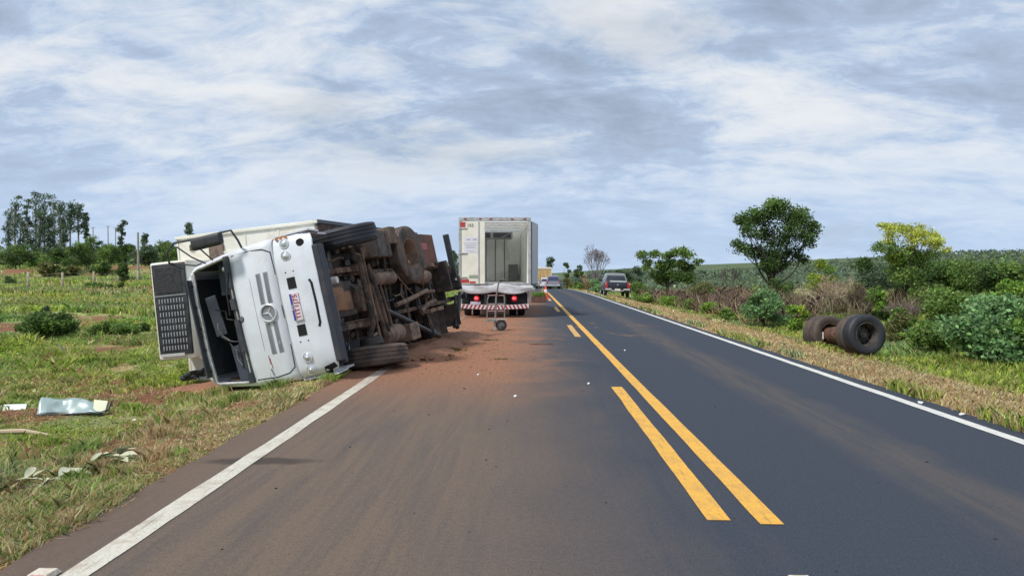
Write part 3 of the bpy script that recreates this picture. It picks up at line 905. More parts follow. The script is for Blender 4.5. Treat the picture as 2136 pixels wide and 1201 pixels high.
# hanging sun visor panel and loose trim
bm = BM(); box(bm, (-.42, -.50, 2.54), (.66, .04, .20), .015, Matrix.Rotation(R(6), 4, 'Y')); build('sun_visor', bm, mat('visor_grey', (.045, .052, .07), .6), truck)
bm = BM(); box(bm, (-.55, -.60, 2.26), (.62, .03, .46), .02, Matrix.Rotation(R(-5), 4, 'Y')); build('hanging_trim', bm, mat('navy_lining', (.05, .06, .08)), truck)
bm = BM(); lathe(bm, [(.001, .03), (.03, .028), (.055, .012), (.058, 0)], Matrix.Translation((-.83, -.28, 2.10)) @ Matrix.Rotation(R(90), 4, 'Z'), 20, closed=False)
build('dome_lamp', bm, chrome, truck, autosmooth=R(60))
random.seed(4)
for k in range(3):
    bm = BM()
    x = -.25 + .22 * k; p = Vector((x, -.42, 2.52)); pts = [p.copy()]
    for j in range(7):
        p = p + Vector((random.uniform(.0, .14), random.uniform(-.05, .03), random.uniform(-.13, .04))); pts.append(p.copy())
    tube(bm, pts, .006 if k % 2 else .010, 6)
    build('loose_wire', bm, mat('grey_wire', (.30, .29, .27), .5) if k % 2 else plastic, truck)
# mirrors ---------------------------------------------------------------
bm = BM(); box(bm, (-1.25, .16, 2.02), (.19, .13, .52), .065, seg=3)
mr = build('mirror', bm, plastic, truck, autosmooth=R(50))
bm = BM(); tube(bm, [(-1.0, -.30, 2.84), (-1.10, -.05, 2.88), (-1.26, .05, 2.80), (-1.36, .10, 2.62), (-1.34, .12, 2.25)], .018, 8); build('mirror_arm', bm, mat('dark_arm_metal', (.06, .065, .075), .5), mr)
bm = BM(); tube(bm, [(-1.08, -.14, 1.66), (-1.18, -.02, 1.62), (-1.34, .08, 1.64), (-1.34, .12, 1.82)], .018, 8); build('mirror_arm', bm, mat('dark_arm_metal', (.06, .065, .075), .5), mr)
bm = BM(); tube(bm, [(-1.10, -.05, 2.88), (-.98, -.18, 2.52), (-1.0, -.22, 2.44)], .012, 8); build('mirror_arm', bm, mat('dark_arm_metal', (.06, .065, .075), .5), mr)
bm = BM(); tube(bm, [(-1.30, .05, 2.62), (-1.10, 0, 2.44), (-.98, -.20, 2.36)], .012, 8); build('mirror_arm', bm, mat('dark_arm_metal', (.06, .065, .075), .5), mr)
bm = BM(); tube(bm, [(-1.25, .12, 2.25), (-1.0, -.16, 2.20)], .012, 8); build('mirror_arm', bm, mat('dark_arm_metal', (.06, .065, .075), .5), mr)

# dark lower front edge behind the bumper, sump guard
bm = BM(); box(bm, (.04, -.08, .41), (1.78, .14, .10), .02); box(bm, (.06, -.20, .45), (1.84, .10, .16), .02)
build('lower_valance', bm, mat('valance_dark', (.030, .034, .048), .6, c2=(.05, .05, .06), scale=4), truck)

# chassis ---------------------------------------------------------------
for s in (-1, 1):
    bm = BM(); box(bm, (s * .43, -4.0, .90), (.08, 7.2, .26), .01)
    fr_ = build('frame_rail', bm, dirt_steel, truck)
    # leaf springs
    for k in range(5):
        bm = BM()
        L = .95 - .16 * k
        pts = [(s * .48, -1.72 + L * t, .70 - .022 * k + .10 * t * t) for t in [-1 + .2 * j for j in range(11)]]
        for a, b_ in zip(pts, pts[1:]):
            A = Vector(a); B = Vector(b_); c = (A + B) / 2
            box(bm, (0, 0, 0), (.085, (B - A).length + .004, .018), 0, Matrix.Translation(c) @ Matrix.Rotation(math.atan2(B.z - A.z, B.y - A.y), 4, 'X'))
        build('leaf_spring', bm, dirt_steel if k % 2 else tan_steel, truck)
    bm = BM(); box(bm, (s * .48, -1.72, .60), (.14, .20, .22), .02)
    for dy in (-.06, .06): tube(bm, [(s * .48 - .055, -1.72 + dy, .78), (s * .48 - .055, -1.72 + dy, .46), (s * .48 + .055, -1.72 + dy, .46), (s * .48 + .055, -1.72 + dy, .78)], .013, 6)
    build('spring_clamp', bm, dirt_steel, truck)
    # rear springs and hangers
    for k in range(4):
        L = .75 - .15 * k
        bm = BM()
        pts = [(s * .50 + .05, -5.9 + L * t, .60 - .03 * k + .16 * t * t) for t in [-1 + .25 * j for j in range(9)]]
        for a, b_ in zip(pts, pts[1:]):
            A = Vector(a); B = Vector(b_); c = (A + B) / 2
            box(bm, (0, 0, 0), (.08, (B - A).length + .004, .022), 0, Matrix.Translation(c) @ Matrix.Rotation(math.atan2(B.z - A.z, B.y - A.y), 4, 'X'))
        build('rear_leaf_spring', bm, tan_steel if k % 2 else dirt_steel, truck)
    for yy in (-5.1, -6.7):
        bm = BM(); box(bm, (s * .5, yy, .78), (.07, .16, .26), .02)
        build('spring_hanger', bm, dark_steel, truck)
# cross members
for y in (-.75, -2.55, -3.5, -4.4, -5.3, -6.3, -7.3):
    bm = BM(); box(bm, (0, y, .90), (.80, .09, .17), .01); build('cross_member', bm, dirt_steel if y > -3 else dark_steel, truck)
# front axle
bm = BM()
tube(bm, [(-.86, -1.70, .58), (-.66, -1.70, .56), (-.52, -1.70, .47), (.52, -1.70, .47), (.66, -1.70, .56), (.86, -1.70, .58)], [.055, .06, .055, .055, .06, .055], 8)
build('front_axle', bm, dirt_steel, truck, autosmooth=R(40))
bm = BM(); tube(bm, [(-.78, -2.0, .52), (.78, -2.0, .52)], .024, 8); tube(bm, [(-.70, -1.92, .54), (-.74, -1.7, .55)], .03, 8); tube(bm, [(.70, -1.92, .54), (.74, -1.7, .55)], .03, 8)
build('tie_rod', bm, tan_steel, truck)
bm = BM()
for (x, y) in ((-.34, -2.62), (.30, -2.66)): pass
tube(bm, [(-.55, -2.45, .66), (.10, -2.52, .60), (.86, -2.62, .58)], [.05, .055, .045], 10)
tube(bm, [(-.40, -2.78, .66), (.2, -2.82, .62), (.70, -2.86, .60)], .032, 10)
tube(bm, [(-.45, -2.28, .70), (.5, -2.32, .62)], .026, 8)
build('cross_pipe', bm, dirt_steel, truck, autosmooth=R(50))
# engine, sump, gearbox
bm = BM(); box(bm, (0, -1.15, .95), (.62, 1.1, .55), .08); box(bm, (.0, -.62, .86), (.74, .16, .5), .04)
build('engine_block', bm, dark_steel, truck, autosmooth=R(40))
bm = BM(); box(bm, (.0, -.78, .66), (.40, .46, .26), .07); box(bm, (.04, -1.22, .72), (.34, .5, .18), .06)
build('oil_pan', bm, mat('orange_mud', (.26, .135, .075), .8, c2=(.17, .09, .055), scale=5, bump=.6, bscale=25), truck, autosmooth=R(40))
bm = BM(); cyl(bm, (-.30, -.70, .62), (-.30, -.70, .48), .062, .055, 14); build('filter', bm, chip_w, truck, autosmooth=R(40))
bm = BM(); tube(bm, [(0, -1.6, .88), (0, -1.9, .86), (0, -2.3, .84), (0, -2.55, .84)], [.30, .26, .20, .12], 16); box(bm, (.18, -2.05, .80), (.2, .4, .3), .05)
build('gearbox', bm, dirt_steel, truck, autosmooth=R(40))
bm = BM(); box(bm, (-.02, -.44, .62), (1.30, .06, .07), .01); tube(bm, [(-.70, -.46, .52), (.30, -.47, .50), (.62, -.50, .56)], .034, 8)
build('front_cross_bar', bm, tan_steel, truck, autosmooth=R(40))
# muffler
bm = BM(); tube(bm, [(-.27, -2.58, .70), (-.27, -2.64, .70), (-.27, -3.62, .70), (-.27, -3.68, .70)], [.09, .125, .125, .09], 20)
build('muffler', bm, tan_steel, truck, autosmooth=R(40))
bm = BM(); tube(bm, [(-.27, -2.60, .70), (-.25, -2.48, .70), (-.05, -2.44, .66), (.40, -2.42, .62), (.80, -2.46, .60)], .050, 12)
build('exhaust_pipe', bm, dirt_steel, truck, autosmooth=R(50))
# propeller shaft broken loose
bm = BM(); tube(bm, [(.30, -2.85, .70), (.62, -3.75, .62), (1.0, -4.75, .52)], .052, 12); tube(bm, [(1.0, -4.75, .52), (1.04, -4.85, .50)], .085, 12)
tube(bm, [(1.04, -4.88, .50), (1.12, -5.06, .46)], .06, 10)
build('propeller_shaft', bm, mat('clean_black_steel', (.022, .025, .030), .4, c2=(.05, .05, .055), scale=5), truck, autosmooth=R(50))
# air tanks, fuel tank, battery box etc.
bm = BM(); tube(bm, [(.80, -2.55, .68), (.80, -2.60, .68), (.80, -3.30, .68), (.80, -3.36, .68)], [.12, .17, .17, .12], 20)
build('air_tank', bm, tan_steel, truck, autosmooth=R(40))
bm = BM(); box(bm, (.86, -3.85, .72), (.34, .50, .42), .03); 
bb = build('battery_box', bm, tan_steel, truck)
for (x, y) in ((.78, -3.72), (.92, -3.72), (.78, -3.95), (.93, -3.98)):
    bm = BM(); cyl(bm, (x, y, .52), (x, y, .508), .026, seg=12); build('drain_hole', bm, black, bb)
bm = BM(); box(bm, (-.92, -3.05, .80), (.52, .92, .56), .05); ft = build('fuel_tank', bm, dark_steel, truck, autosmooth=R(40))
for y in (-2.80, -3.32):
    bm = BM(); box(bm, (-.92, y, .80), (.54, .06, .585), .02); build('strap', bm, dirt_steel, ft)
bm = BM(); box(bm, (-1.10, -3.78, .80), (.34, .30, .56), .02); build('tool_box', bm, mat('khaki_box', (.17, .13, .085), .8, c2=(.11, .08, .06), scale=3), truck)
bm = BM(); box(bm, (-1.0, -2.20, 1.0), (.36, .22, .5), .04); build('air_filter_housing', bm, dark_steel, truck, autosmooth=R(40))
# spare wheel slung under the frame
SPM = Matrix.Translation((-.70, -4.48, .60)) @ Matrix.Rotation(R(7), 4, 'X') @ Matrix.Rotation(R(90), 4, 'Y')
wheel('spare_wheel', SPM @ Matrix.Rotation(R(0), 4, 'X'), truck, rubber_dust, tan_steel, .60, .30, .33, -.10, out=1, hub=False)
bm = BM(); box(bm, (-.45, -4.62, .84), (1.2, .07, .04), .01); box(bm, (-.2, -4.3, .70), (.05, .05, .3), .01); build('spare_carrier', bm, dark_steel, truck)
# red side panel and rear light bar
bm = BM(); box(bm, (-.82, -6.2, .78), (.80, 1.75, .05), .008); box(bm, (-1.20, -6.2, .92), (.03, 1.75, .30), .008)
rp = build('side_guard_panel', bm, rust_red, truck)
bm = BM(); box(bm, (-.93, -6.05, .752), (.16, .86, .006)); build('red_marking', bm, red_tape, rp)
bm = BM(); box(bm, (-.18, -7.05, .72), (.72, .07, .38), .01)
build('rear_cross_panel', bm, dark_steel, truck)
# rear mudguards + flap
for s in (1,):
    bm = BM()
    pts = [(-5.95 + .62 * math.cos(a), .62 + .56 * math.sin(a)) for a in [R(x) for x in range(10, 171, 16)]]
    for (y0, z0), (y1, z1) in zip(pts, pts[1:]):
        bm.faces.new([bm.verts.new(Vector((x, y, z))) for (x, y, z) in ((s * .62, y0, z0), (s * 1.16, y0, z0), (s * 1.16, y1, z1), (s * .62, y1, z1))])
    g = build('rear_mudguard', bm, dark_steel, truck); g.modifiers.new('t', 'SOLIDIFY').thickness = .015
bm = BM(); box(bm, (.78, -6.75, .66), (.52, .012, .50), .003); mf = build('mud_flap', bm, dark_steel, truck)
# rear tank seen past the spare
bm = BM(); tube(bm, [(-.22, -5.15, .70), (-.22, -5.2, .70), (-.22, -5.75, .70), (-.22, -5.8, .70)], [.1, .15, .15, .1], 16); tube(bm, [(.12, -5.0, .66), (.14, -5.9, .64)], .04, 8)
build('rear_air_tank', bm, tan_steel, truck, autosmooth=R(40))
bm = BM(); tube(bm, [(-.45, -3.7, .70), (.18, -4.5, .62), (.22, -4.6, .62)], .016, 6)
tube(bm, [(.28, -3.35, .62), (.22, -4.1, .60), (.10, -5.2, .56)], [.045, .05, .045], 8); tube(bm, [(.52, -4.6, .58), (.40, -5.1, .58), (.36, -5.6, .56)], .05, 8)
build('torque_rod', bm, tan_steel, truck, autosmooth=R(50))
# floor bearers of the box
for k in range(13):
    bm = BM(); box(bm, (0, -2.75 - k * .40, 1.09), (2.40, .07, .11), .006); build('floor_bearer', bm, dark_steel if k % 3 else dirt_steel, truck)
# hoses and small clutter
random.seed(11)
for k in range(34):
    bm = BM()
    x, y, z = random.uniform(-.8, .8), random.uniform(-1.0, -6.2), random.uniform(.70, .98)
    L = random.uniform(.3, 1.1); along = random.random() < .6
    pts = [(x + (L * t if not along else 0) + random.uniform(-.05, .05), y + (L * t if along else 0) + random.uniform(-.05, .05), z + random.uniform(-.05, .04)) for t in (-.5, -.25, 0, .25, .5)]
    tube(bm, pts, random.choice((.012, .016, .022)), 6)
    build('hose', bm, random.choice((dark_steel, dirt_steel, plastic, tan_steel)), truck)
for k in range(30):
    bm = BM()
    x, y, z = random.uniform(-.95, .95), random.uniform(-.9, -6.6), random.uniform(.80, .98)
    s3 = (random.uniform(.06, .26), random.uniform(.06, .22), random.uniform(.06, .22))
    box(bm, (0, 0, 0), s3, .02, Matrix.Translation((x, y, z)) @ Matrix.Rotation(random.uniform(-.4, .4), 4, 'Z'))
    if k % 3 == 0: cyl(bm, (x, y, z), (x, y, z - .14), .05, seg=12)
    build('bracket', bm, random.choice((dark_steel, dirt_steel, dirt_steel)), truck)
# wheels on the front axle
wheel('front_wheel', Matrix.Translation((-1.03, -1.62, .60)) @ Matrix.Rotation(R(-5), 4, 'Z'), truck, rubber_clean, dirt_steel, .55, .32, .30, .03, out=-1)
wheel('front_wheel', Matrix.Translation((1.07, -1.60, .50)) @ Matrix.Rotation(R(7), 4, 'Z') @ Matrix.Rotation(R(-3), 4, 'Y'), truck, rubber_dust, dirt_steel, .55, .33, .30, .03, out=1)
for s in (-1, 1):
    bm = BM(); lathe(bm, [(.001, -.10), (.19, -.10), (.21, .02), (.001, .02)], Matrix.Translation((s * .84, -1.70, .57)), 24, closed=False); build('brake_drum', bm, dark_steel, truck, autosmooth=R(40))
# rear underrun frame
bm = BM(); box(bm, (-.62, -7.58, .56), (1.15, .10, .14), .012); box(bm, (.05, -7.60, .52), (.34, .11, .15), .012)
tube(bm, [(.30, -7.56, .52), (1.10, -6.66, .50)], .05, 6); tube(bm, [(.35, -7.20, .54), (1.08, -6.60, .52)], .03, 6)
box(bm, (.40, -7.58, .62), (.10, .10, .5), .01)
ub = build('underrun_bar', bm, mat('black_bumper_steel', (.018, .022, .028), .5, c2=(.05, .043, .04), scale=3), truck)
bm = BM(); box(bm, (-.10, -7.50, .78), (.62, .03, .40), .008); build('rear_plate_panel', bm, dirt_steel, truck)
bm = BM(); box(bm, (-.05, -7.50, .52), (.05, .012, .05), .004); build('rear_reflector', bm, chip_w, truck)
bm = BM(); tube(bm, [(.35, -7.5, .60), (.75, -7.2, .68), (1.12, -6.95, .60)], .04, 8); tube(bm, [(.42, -7.2, .9), (1.10, -6.95, .66)], .03, 8)
build('bent_stay', bm, dirt_steel, truck)

# box body, in its own lean ------------------------------------------------
def bx(bmx): 
    for v in bmx.verts: v.co = BOXM @ v.co
    return bmx
ZF, ZT, HB, Y0, Y1 = 1.14, 3.93, 1.30, -2.36, -7.75
bm = BM(); box(bm, (0, Y0 - .03, (ZF + ZT) / 2), (2 * HB - .04, .06, ZT - ZF - .04), .004)
bfw = build('box_front_wall', bx(bm), cream, truck)
for s in (-1, 1):
    bm = BM(); box(bm, (s * (HB - .03), (Y0 + Y1) / 2, (ZF + ZT) / 2), (.06, Y0 - Y1 - .1, ZT - ZF - .02), .004)
    build('box_side_wall', bx(bm), cream, truck)
    bm = BM(); box(bm, (s * (HB + .004), (Y0 + Y1) / 2, ZT - .04), (.07, Y0 - Y1 + .04, .10), .01); box(bm, (s * (HB + .004), (Y0 + Y1) / 2, ZF + .03), (.07, Y0 - Y1 + .04, .12), .01)
    build('box_side_rail', bx(bm), mat('dark_rail', (.10, .11, .13), .5, .3), truck)
    bm = BM(); box(bm, (s * (HB + .002), Y0 + .0, (ZF + ZT) / 2), (.06, .07, ZT - ZF + .02), .012)
    build('box_corner_post', bx(bm), cream_clean, truck)
bm = BM(); box(bm, (0, (Y0 + Y1) / 2, ZT - .02), (2 * HB, Y0 - Y1, .06), .004); build('box_roof', bx(bm), cream, truck)
bm = BM(); box(bm, (0, (Y0 + Y1) / 2, ZF + .03), (2 * HB, Y0 - Y1, .07), .004); build('box_floor', bx(bm), dirt_steel, truck)
bm = BM(); box(bm, (0, Y1 + .02, (ZF + ZT) / 2), (2 * HB - .05, .05, ZT - ZF - .05), .004); build('box_rear_door', bx(bm), cream, truck)
bm = BM(); box(bm, (-1.10, Y0 + .012, 3.62), (.11, .03, .09), .006); build('front_vent', bx(bm), mat('brown_vent', (.085, .06, .045), .7), truck)
bm = BM(); box(bm, (-.98, Y0 + .02, 3.13), (.30, .05, .28), .006); hv = build('front_hatch', bx(bm), mat('brown_hatch', (.20, .145, .11), .7, c2=(.12, .085, .07), scale=8), truck)
for z in (1.9, 2.55):
    bm = BM(); box(bm, (0, Y0 + .006, z), (2 * HB - .12, .012, .03), .003); build('front_wall_rib', bx(bm), cream_clean, truck)
bm = BM(); box(bm, (-HB + .35, Y0 + .018, 2.3), (.04, .03, 1.5), .008); build('front_conduit', bx(bm), cream_clean, truck)
# refrigeration unit
ux, uy0, uy1, uz0, uz1 = .84, Y0 + .01, -1.55, 3.20, 3.90
bm = BM(); box(bm, (0, (uy0 + uy1) / 2, (uz0 + uz1) / 2 + .02), (2 * ux, uy1 - uy0, uz1 - uz0), .035, seg=3)
ru = build('refrigeration_unit', bx(bm), cream, truck, autosmooth=R(40))
UF = uy1 + .012
bm = BM(); box(bm, (-.02, UF, 3.555), (1.56, .05, .63), .02); build('unit_face', bx(bm), mat('unit_black', (.014, .016, .02), .8, c2=(.04, .042, .047), scale=5), ru, autosmooth=R(40))
bm = BM(); box(bm, (-.52, UF + .022, 3.56), (.44, .02, .50), .008); build('fan_grille', bx(bm), mat('fan_mesh_black', (.012, .012, .014), .8, c2=(.045, .045, .05), scale=60, thr=(.45, .55)), ru)
bm = BM(); box(bm, (-.255, UF + .026, 3.555), (.022, .014, .60), .004); build('divider', bx(bm), mat('divider_grey', (.22, .24, .26), .5), ru)
slot_bm = None
for i in range(8):
    for j in range(9):
        bm = BM(); box(bm, (-.165 + i * .115, UF + .030, 3.325 + j * .056), (.078, .012, .021), .004, seg=1)
        if slot_bm is None:
            slot_bm = build('vent_slot', bx(bm), mat('vent_slot_pale', (.36, .39, .42), .5, c2=(.22, .24, .26), scale=12), ru)
        else:
            bm.free(); o = slot_bm.copy(); col.objects.link(o); o.parent = ru
            # shift inside the leaning frame of the box
            dv = BOXM.to_3x3() @ Vector((i * .115, 0, j * .056)); o.location = dv
bm = BM(); box(bm, (.76, UF + .02, 3.62), (.05, .02, .46), .004); build('torn_edge', bx(bm), mat('torn_alu', (.55, .55, .53), .5, .3), ru)
bm = BM(); tube(bm, [(.60, UF - .2, 3.15), (.70, UF - .25, 2.9), (.84, UF - .3, 2.86)], .02, 6); tube(bm, [(.80, UF - .15, 3.3), (.95, UF - .2, 3.1)], .025, 6); build('drain_hose', bx(bm), cream_clean, ru)

# ================================================================== PARKED BOX TRUCK (seen from behind)
def gz(x, y): return float(ground_z(x, y)) if (x < XL or x > XR) else float(road_z(y))

pt_ = empty('parked_box_truck', (-1.24, 26.6, 0.0), R(3.0))
tag(pt_, 'white refrigerated box truck seen from behind with its right rear door open', 'truck')
L_ = 7.2
bm = BM(); box(bm, (0, L_ / 2, 1.19), (2.56, L_, .10), .01); build('box_floor', bm, mat('pale_floor', (.62, .61, .57), .5), pt_)
bm = BM(); box(bm, (-1.20, L_ / 2, 2.30), (.02, L_ - .3, 2.1), .003); build('side_lining', bm, inner_light, pt_)
bm = BM(); box(bm, (-1.25, L_ / 2, 2.40), (.07, L_, 2.30), .005); build('box_side_wall', bm, cream_clean, pt_)
bm = BM(); box(bm, (1.25, L_ / 2, 2.40), (.07, L_, 2.30), .005); build('box_side_wall', bm, cream_clean, pt_)
def translucent_panel(name, c, t):
    m = bpy.data.materials.new(name); m.use_nodes = True; nt = m.node_tree; nt.nodes.clear(); N = NT(nt)
    b = N.n('ShaderNodeBsdfPrincipled', i_Roughness=.6); b.inputs['Base Color'].default_value = (*c, 1)
    tr = N.n('ShaderNodeBsdfTranslucent'); tr.inputs[0].default_value = (.9, .9, .86, 1)
    N.n('ShaderNodeOutputMaterial', i_Surface=N.n('ShaderNodeMixShader', i_0=t, i_1=b.outputs[0], i_2=tr.outputs[0]).outputs[0])
    return m
bm = BM(); vs = [bm.verts.new(Vector(p)) for p in ((-1.27, .05, 3.56), (1.27, .05, 3.56), (1.27, L_, 3.56), (-1.27, L_, 3.56))]; bm.faces.new(vs)
build('box_roof', bm, translucent_panel('fibreglass_roof', (.7, .7, .66), .5), pt_)
bm = BM(); box(bm, (0, L_ - .04, 2.39), (2.42, .06, 2.26), .0); fwp = build('front_wall', bm, grey_wall, pt_)
for x in (-.78, -.36, .06, .48, .90):
    bm = BM(); box(bm, (x, L_ - .085, 2.30), (.035, .02, 2.1), .003); build('wall_seam', bm, seam if x != .90 else inner_light, pt_)
bm = BM(); box(bm, (1.20, L_ / 2, 2.30), (.02, L_ - .3, 2.1), .003); build('side_lining', bm, inner_light, pt_)
for k in range(6):
    bm = BM(); box(bm, (1.185, .7 + k * 1.1, 2.30), (.012, .04, 2.1), .003); build('lining_rib', bm, seam, pt_)
for k in range(7):
    bm = BM(); box(bm, (0, .6 + k * .95, 3.455), (2.36, .05, .04), .006); build('ceiling_rib', bm, alu, pt_)
bm = BM(); box(bm, (-.1, L_ - .75, 3.28), (1.85, .9, .30), .05); ev = build('evaporator', bm, mat('evaporator_grey', (.33, .34, .33), .5), pt_)
for x in (-.55, .35):
    bm = BM(); box(bm, (x, L_ - 1.215, 3.28), (.78, .02, .22), .01); build('evaporator_grille', bm, mat('fan_dark', (.05, .055, .065), .6), ev)
bm = BM(); tube(bm, [(-1.1, 1.2, 3.05), (-.5, 2.5, 2.96), (.2, 2.8, 2.98), (.7, 3.2, 3.25)], .02, 6); build('hanging_cable', bm, seam, pt_)
bm = BM(); box(bm, (.86, L_ - .5, 1.62), (.42, .36, .76), .02); inb = build('grey_crate_inside', bm, mat('crate_grey', (.17, .18, .165), .7), pt_)
bm = BM(); box(bm, (.86, L_ - .685, 1.86), (.22, .02, .10), .01); build('crate_recess', bm, seam, inb)
# rear frame
bm = BM(); box(bm, (-1.255, .0, 2.38), (.09, .12, 2.44), .015); box(bm, (1.255, .0, 2.38), (.09, .12, 2.44), .015)
for x in (-1.255, 1.255):
    pass
bm.free()
for x in (-1.255, 1.255):
    bm = BM(); box(bm, (x, .0, 2.36), (.09, .12, 2.32), .015); build('rear_post', bm, alu, pt_)
bm = BM(); box(bm, (0, .0, 3.545), (2.60, .13, .14), .015); build('rear_header', bm, alu, pt_)
for x in (-1.06, -.52, -.15, .62, 1.08):
    bm = BM(); box(bm, (x, -.075, 3.55), (.09, .03, .05), .01); build('marker_lamp', bm, mat('dim_red_lens', (.28, .05, .045), .4), pt_)
bm = BM(); box(bm, (0, .0, 1.20), (2.60, .12, .12), .01); build('rear_sill', bm, alu, pt_)
# left door, a touch ajar
dm_ = Matrix.Translation((-1.19, -.02, 2.34)) @ Matrix.Rotation(R(-7), 4, 'Z')
bm = BM(); box(bm, (.42, 0, 0), (.84, .08, 2.24), .01)
ld = build('left_rear_door', bm, cream_clean, pt_, dm_)
bm = BM(); box(bm, (.62, -.055, 0), (.035, .03, 2.26), .01); build('lock_rod', bm, alu, ld)
for z in (1.0, .93): pass
for z in (.88, -.02, -.88):
    bm = BM(); box(bm, (.06, -.055, z), (.30, .03, .05), .01); cyl(bm, (-.07, -.05, z - .05), (-.07, -.05, z + .05), .028, seg=10); build('hinge', bm, alu, ld)
bm = BM(); box(bm, (.04, -.044, 1.00), (.20, .006, .20)); build('red_reflector', bm, red_tape, ld)
bm = BM(); box(bm, (.12, -.044, -1.02), (.30, .006, .13)); build('red_reflector', bm, red_tape, ld)
bm = BM(); box(bm, (.40, -.044, -1.06), (.22, .006, .07)); build('red_reflector', bm, red_tape, ld)
bm = BM(); box(bm, (.44, -.044, -.86), (.34, .006, .12)); build('green_plate', bm, mat('grey_green_plate', (.30, .34, .27), .6), ld)
text_part('lettering', '103', .15, basis((.32, -.046, .97), (1, 0, 0), (0, 0, 1), (0, -1, 0)), dark_print, ld, .001, 1.1)
bm = BM(); box(bm, (.33, -.0435, .28), (.50, .005, .58)); lb = build('notice_sheet', bm, mat('notice_white', (.70, .70, .76), .6), ld)
random.seed(8)
for zz, w0 in ((.47, .14), (.34, .44), (.27, .42), (.22, .30), (.17, .36), (.06, .32)):
    bm = BM(); box(bm, (.33 + (-.08 if zz == .47 else 0), -.0475, zz), (w0, .003, .020 if zz != .47 else .05)); build('print_line', bm, mat('faint_print', (.44, .43, .50), .6), lb)
bm = BM(); box(bm, (.48, -.0475, .47), (.13, .003, .05)); build('print_line', bm, mat('faint_purple_print', (.45, .36, .52), .6), lb)
# right door folded back along the side
dm_ = Matrix.Translation((1.33, .02, 2.34)) @ Matrix.Rotation(R(78), 4, 'Z')
bm = BM(); box(bm, (.60, 0, 0), (1.16, .08, 2.24), .01)
rd = build('right_rear_door', bm, mat('door_inner_grey', (.50, .53, .57), .5), pt_, dm_)
bm = BM(); box(bm, (.04, .03, 0), (.06, .05, 2.26), .01); build('door_seal', bm, gapm, rd)
bm = BM(); box(bm, (1.17, -.01, 0), (.05, .10, 2.25), .01); build('door_edge', bm, mat('door_edge_white', (.68, .70, .72), .5), rd)
# crumpled white tail panel
bm = BM(); rows = []
for j in range(9):
    row = []
    for i in range(27):
        x = -1.30 + 2.64 * i / 26
        top = 1.15 + (.07 if .0 < x < .55 else 0) + .01 * math.sin(i * 1.7)
        bot = .90 - .035 * math.exp(-((x + .62) / .42) ** 2) - .05 * math.exp(-((x - .62) / .36) ** 2) + .04 * math.exp(-(x / .22) ** 2) + .12 * ss(float((abs(x) - .95) / .35))
        t = j / 8
        y = -.12 - .015 * math.sin(t * math.pi) - .02 * math.sin(x * 5 + t * 4) * t - .025 * vnoise(x * 3, t * 3, 3)
        xx = x + (.12 * (1 - t) if x > 1.2 else 0)
        row.append(bm.verts.new(Vector((xx, float(y), float(bot + (top - bot) * t)))))
    rows.append(row)
for j in range(8):
    for i in range(26): bm.faces.new((rows[j][i], rows[j][i + 1], rows[j + 1][i + 1], rows[j + 1][i]))
tp = build('crumpled_tail_panel', bm, mat('tail_panel_white', (.62, .64, .68), .5, c2=(.52, .52, .54), scale=3), pt_, smooth=True)
tp.modifiers.new('t', 'SOLIDIFY').thickness = .02
# under the tail
bm = BM(); box(bm, (0, .25, .80), (2.3, .1, .62), .01); build('rear_backplate', bm, black, pt_)
for x in (-1.20, 1.20):
    bm = BM(); box(bm, (x, -.02, .76), (.05, .05, .66), .008); build('tail_post', bm, mat('post_grey', (.25, .26, .25), .6), pt_)
for x in (-.34, .36):
    bm = BM(); box(bm, (x, .0, .70), (.09, .20, .40), .01); build('chassis_bracket', bm, plastic, pt_)
for x in (-.66, .70):
    bm = BM(); lathe(bm, [(.001, .07), (.07, .06), (.095, .03), (.10, -.03), (.001, -.03)], Matrix.Translation((x, -.06, .70)) @ Matrix.Rotation(R(-90), 4, 'Z'), 24, closed=False)
    tl = build('tail_lamp', bm, red_lens, pt_, autosmooth=R(50))
    bm = BM(); box(bm, (x - .01, -.135, .70), (.11, .01, .03), .004); build('lamp_core', bm, red_core, tl)
bm = BM(); box(bm, (-.70, -.06, .535), (.36, .02, .10), .004); build('licence_plate', bm, mat('plate_lavender', (.55, .53, .62), .5), pt_)
bm = BM(); box(bm, (-1.06, -.04, .78), (.05, .02, .10), .004); build('side_light', bm, chip_w, pt_)
# striped underrun bar, a little sagging
bar = empty('underrun_bar_tmp')
bpy.data.objects.remove(bar)
N_ = 26
bm = BM(); 
pp = [(-1.22 + 2.44 * k / N_, .425 - .05 * math.sin(math.pi * k / N_)) for k in range(N_ + 1)]
A = []
for x, z in pp: A.append([bm.verts.new(Vector((x, y, z + dz))) for (y, dz) in ((-.08, -.075), (-.08, .075), (.06, .075), (.06, -.075))])
for a, b_ in zip(A, A[1:]):
    for k in range(4): bm.faces.new((a[k], a[(k + 1) % 4], b_[(k + 1) % 4], b_[k]))
bm.faces.new(A[0]); bm.faces.new(A[-1][::-1])
ub2 = build('striped_underrun_bar', bm, mat('bar_white', (.68, .62, .63), .5), pt_)
for k in range(17):
    x = -1.18 + k * .142; z = .425 - .05 * math.sin(math.pi * (x + 1.22) / 2.44); sg = 1 if x < 0 else -1
    bm = BM(); vs = [bm.verts.new(Vector((xx, -.084, zz))) for xx, zz in ((x - sg * .03, z - .072), (x + .07 - sg * .03, z - .072), (x + .07 + sg * .04, z + .072), (x + sg * .04, z + .072))]
    bm.faces.new(vs); build('stripe', bm, mat('stripe_dark_red', (.30, .05, .06), .5), ub2)
bm = BM(); box(bm, (0, .0, .325), (2.42, .1, .05), .008); build('bar_lower_edge', bm, mat('maroon_steel', (.10, .03, .035), .6), pt_)
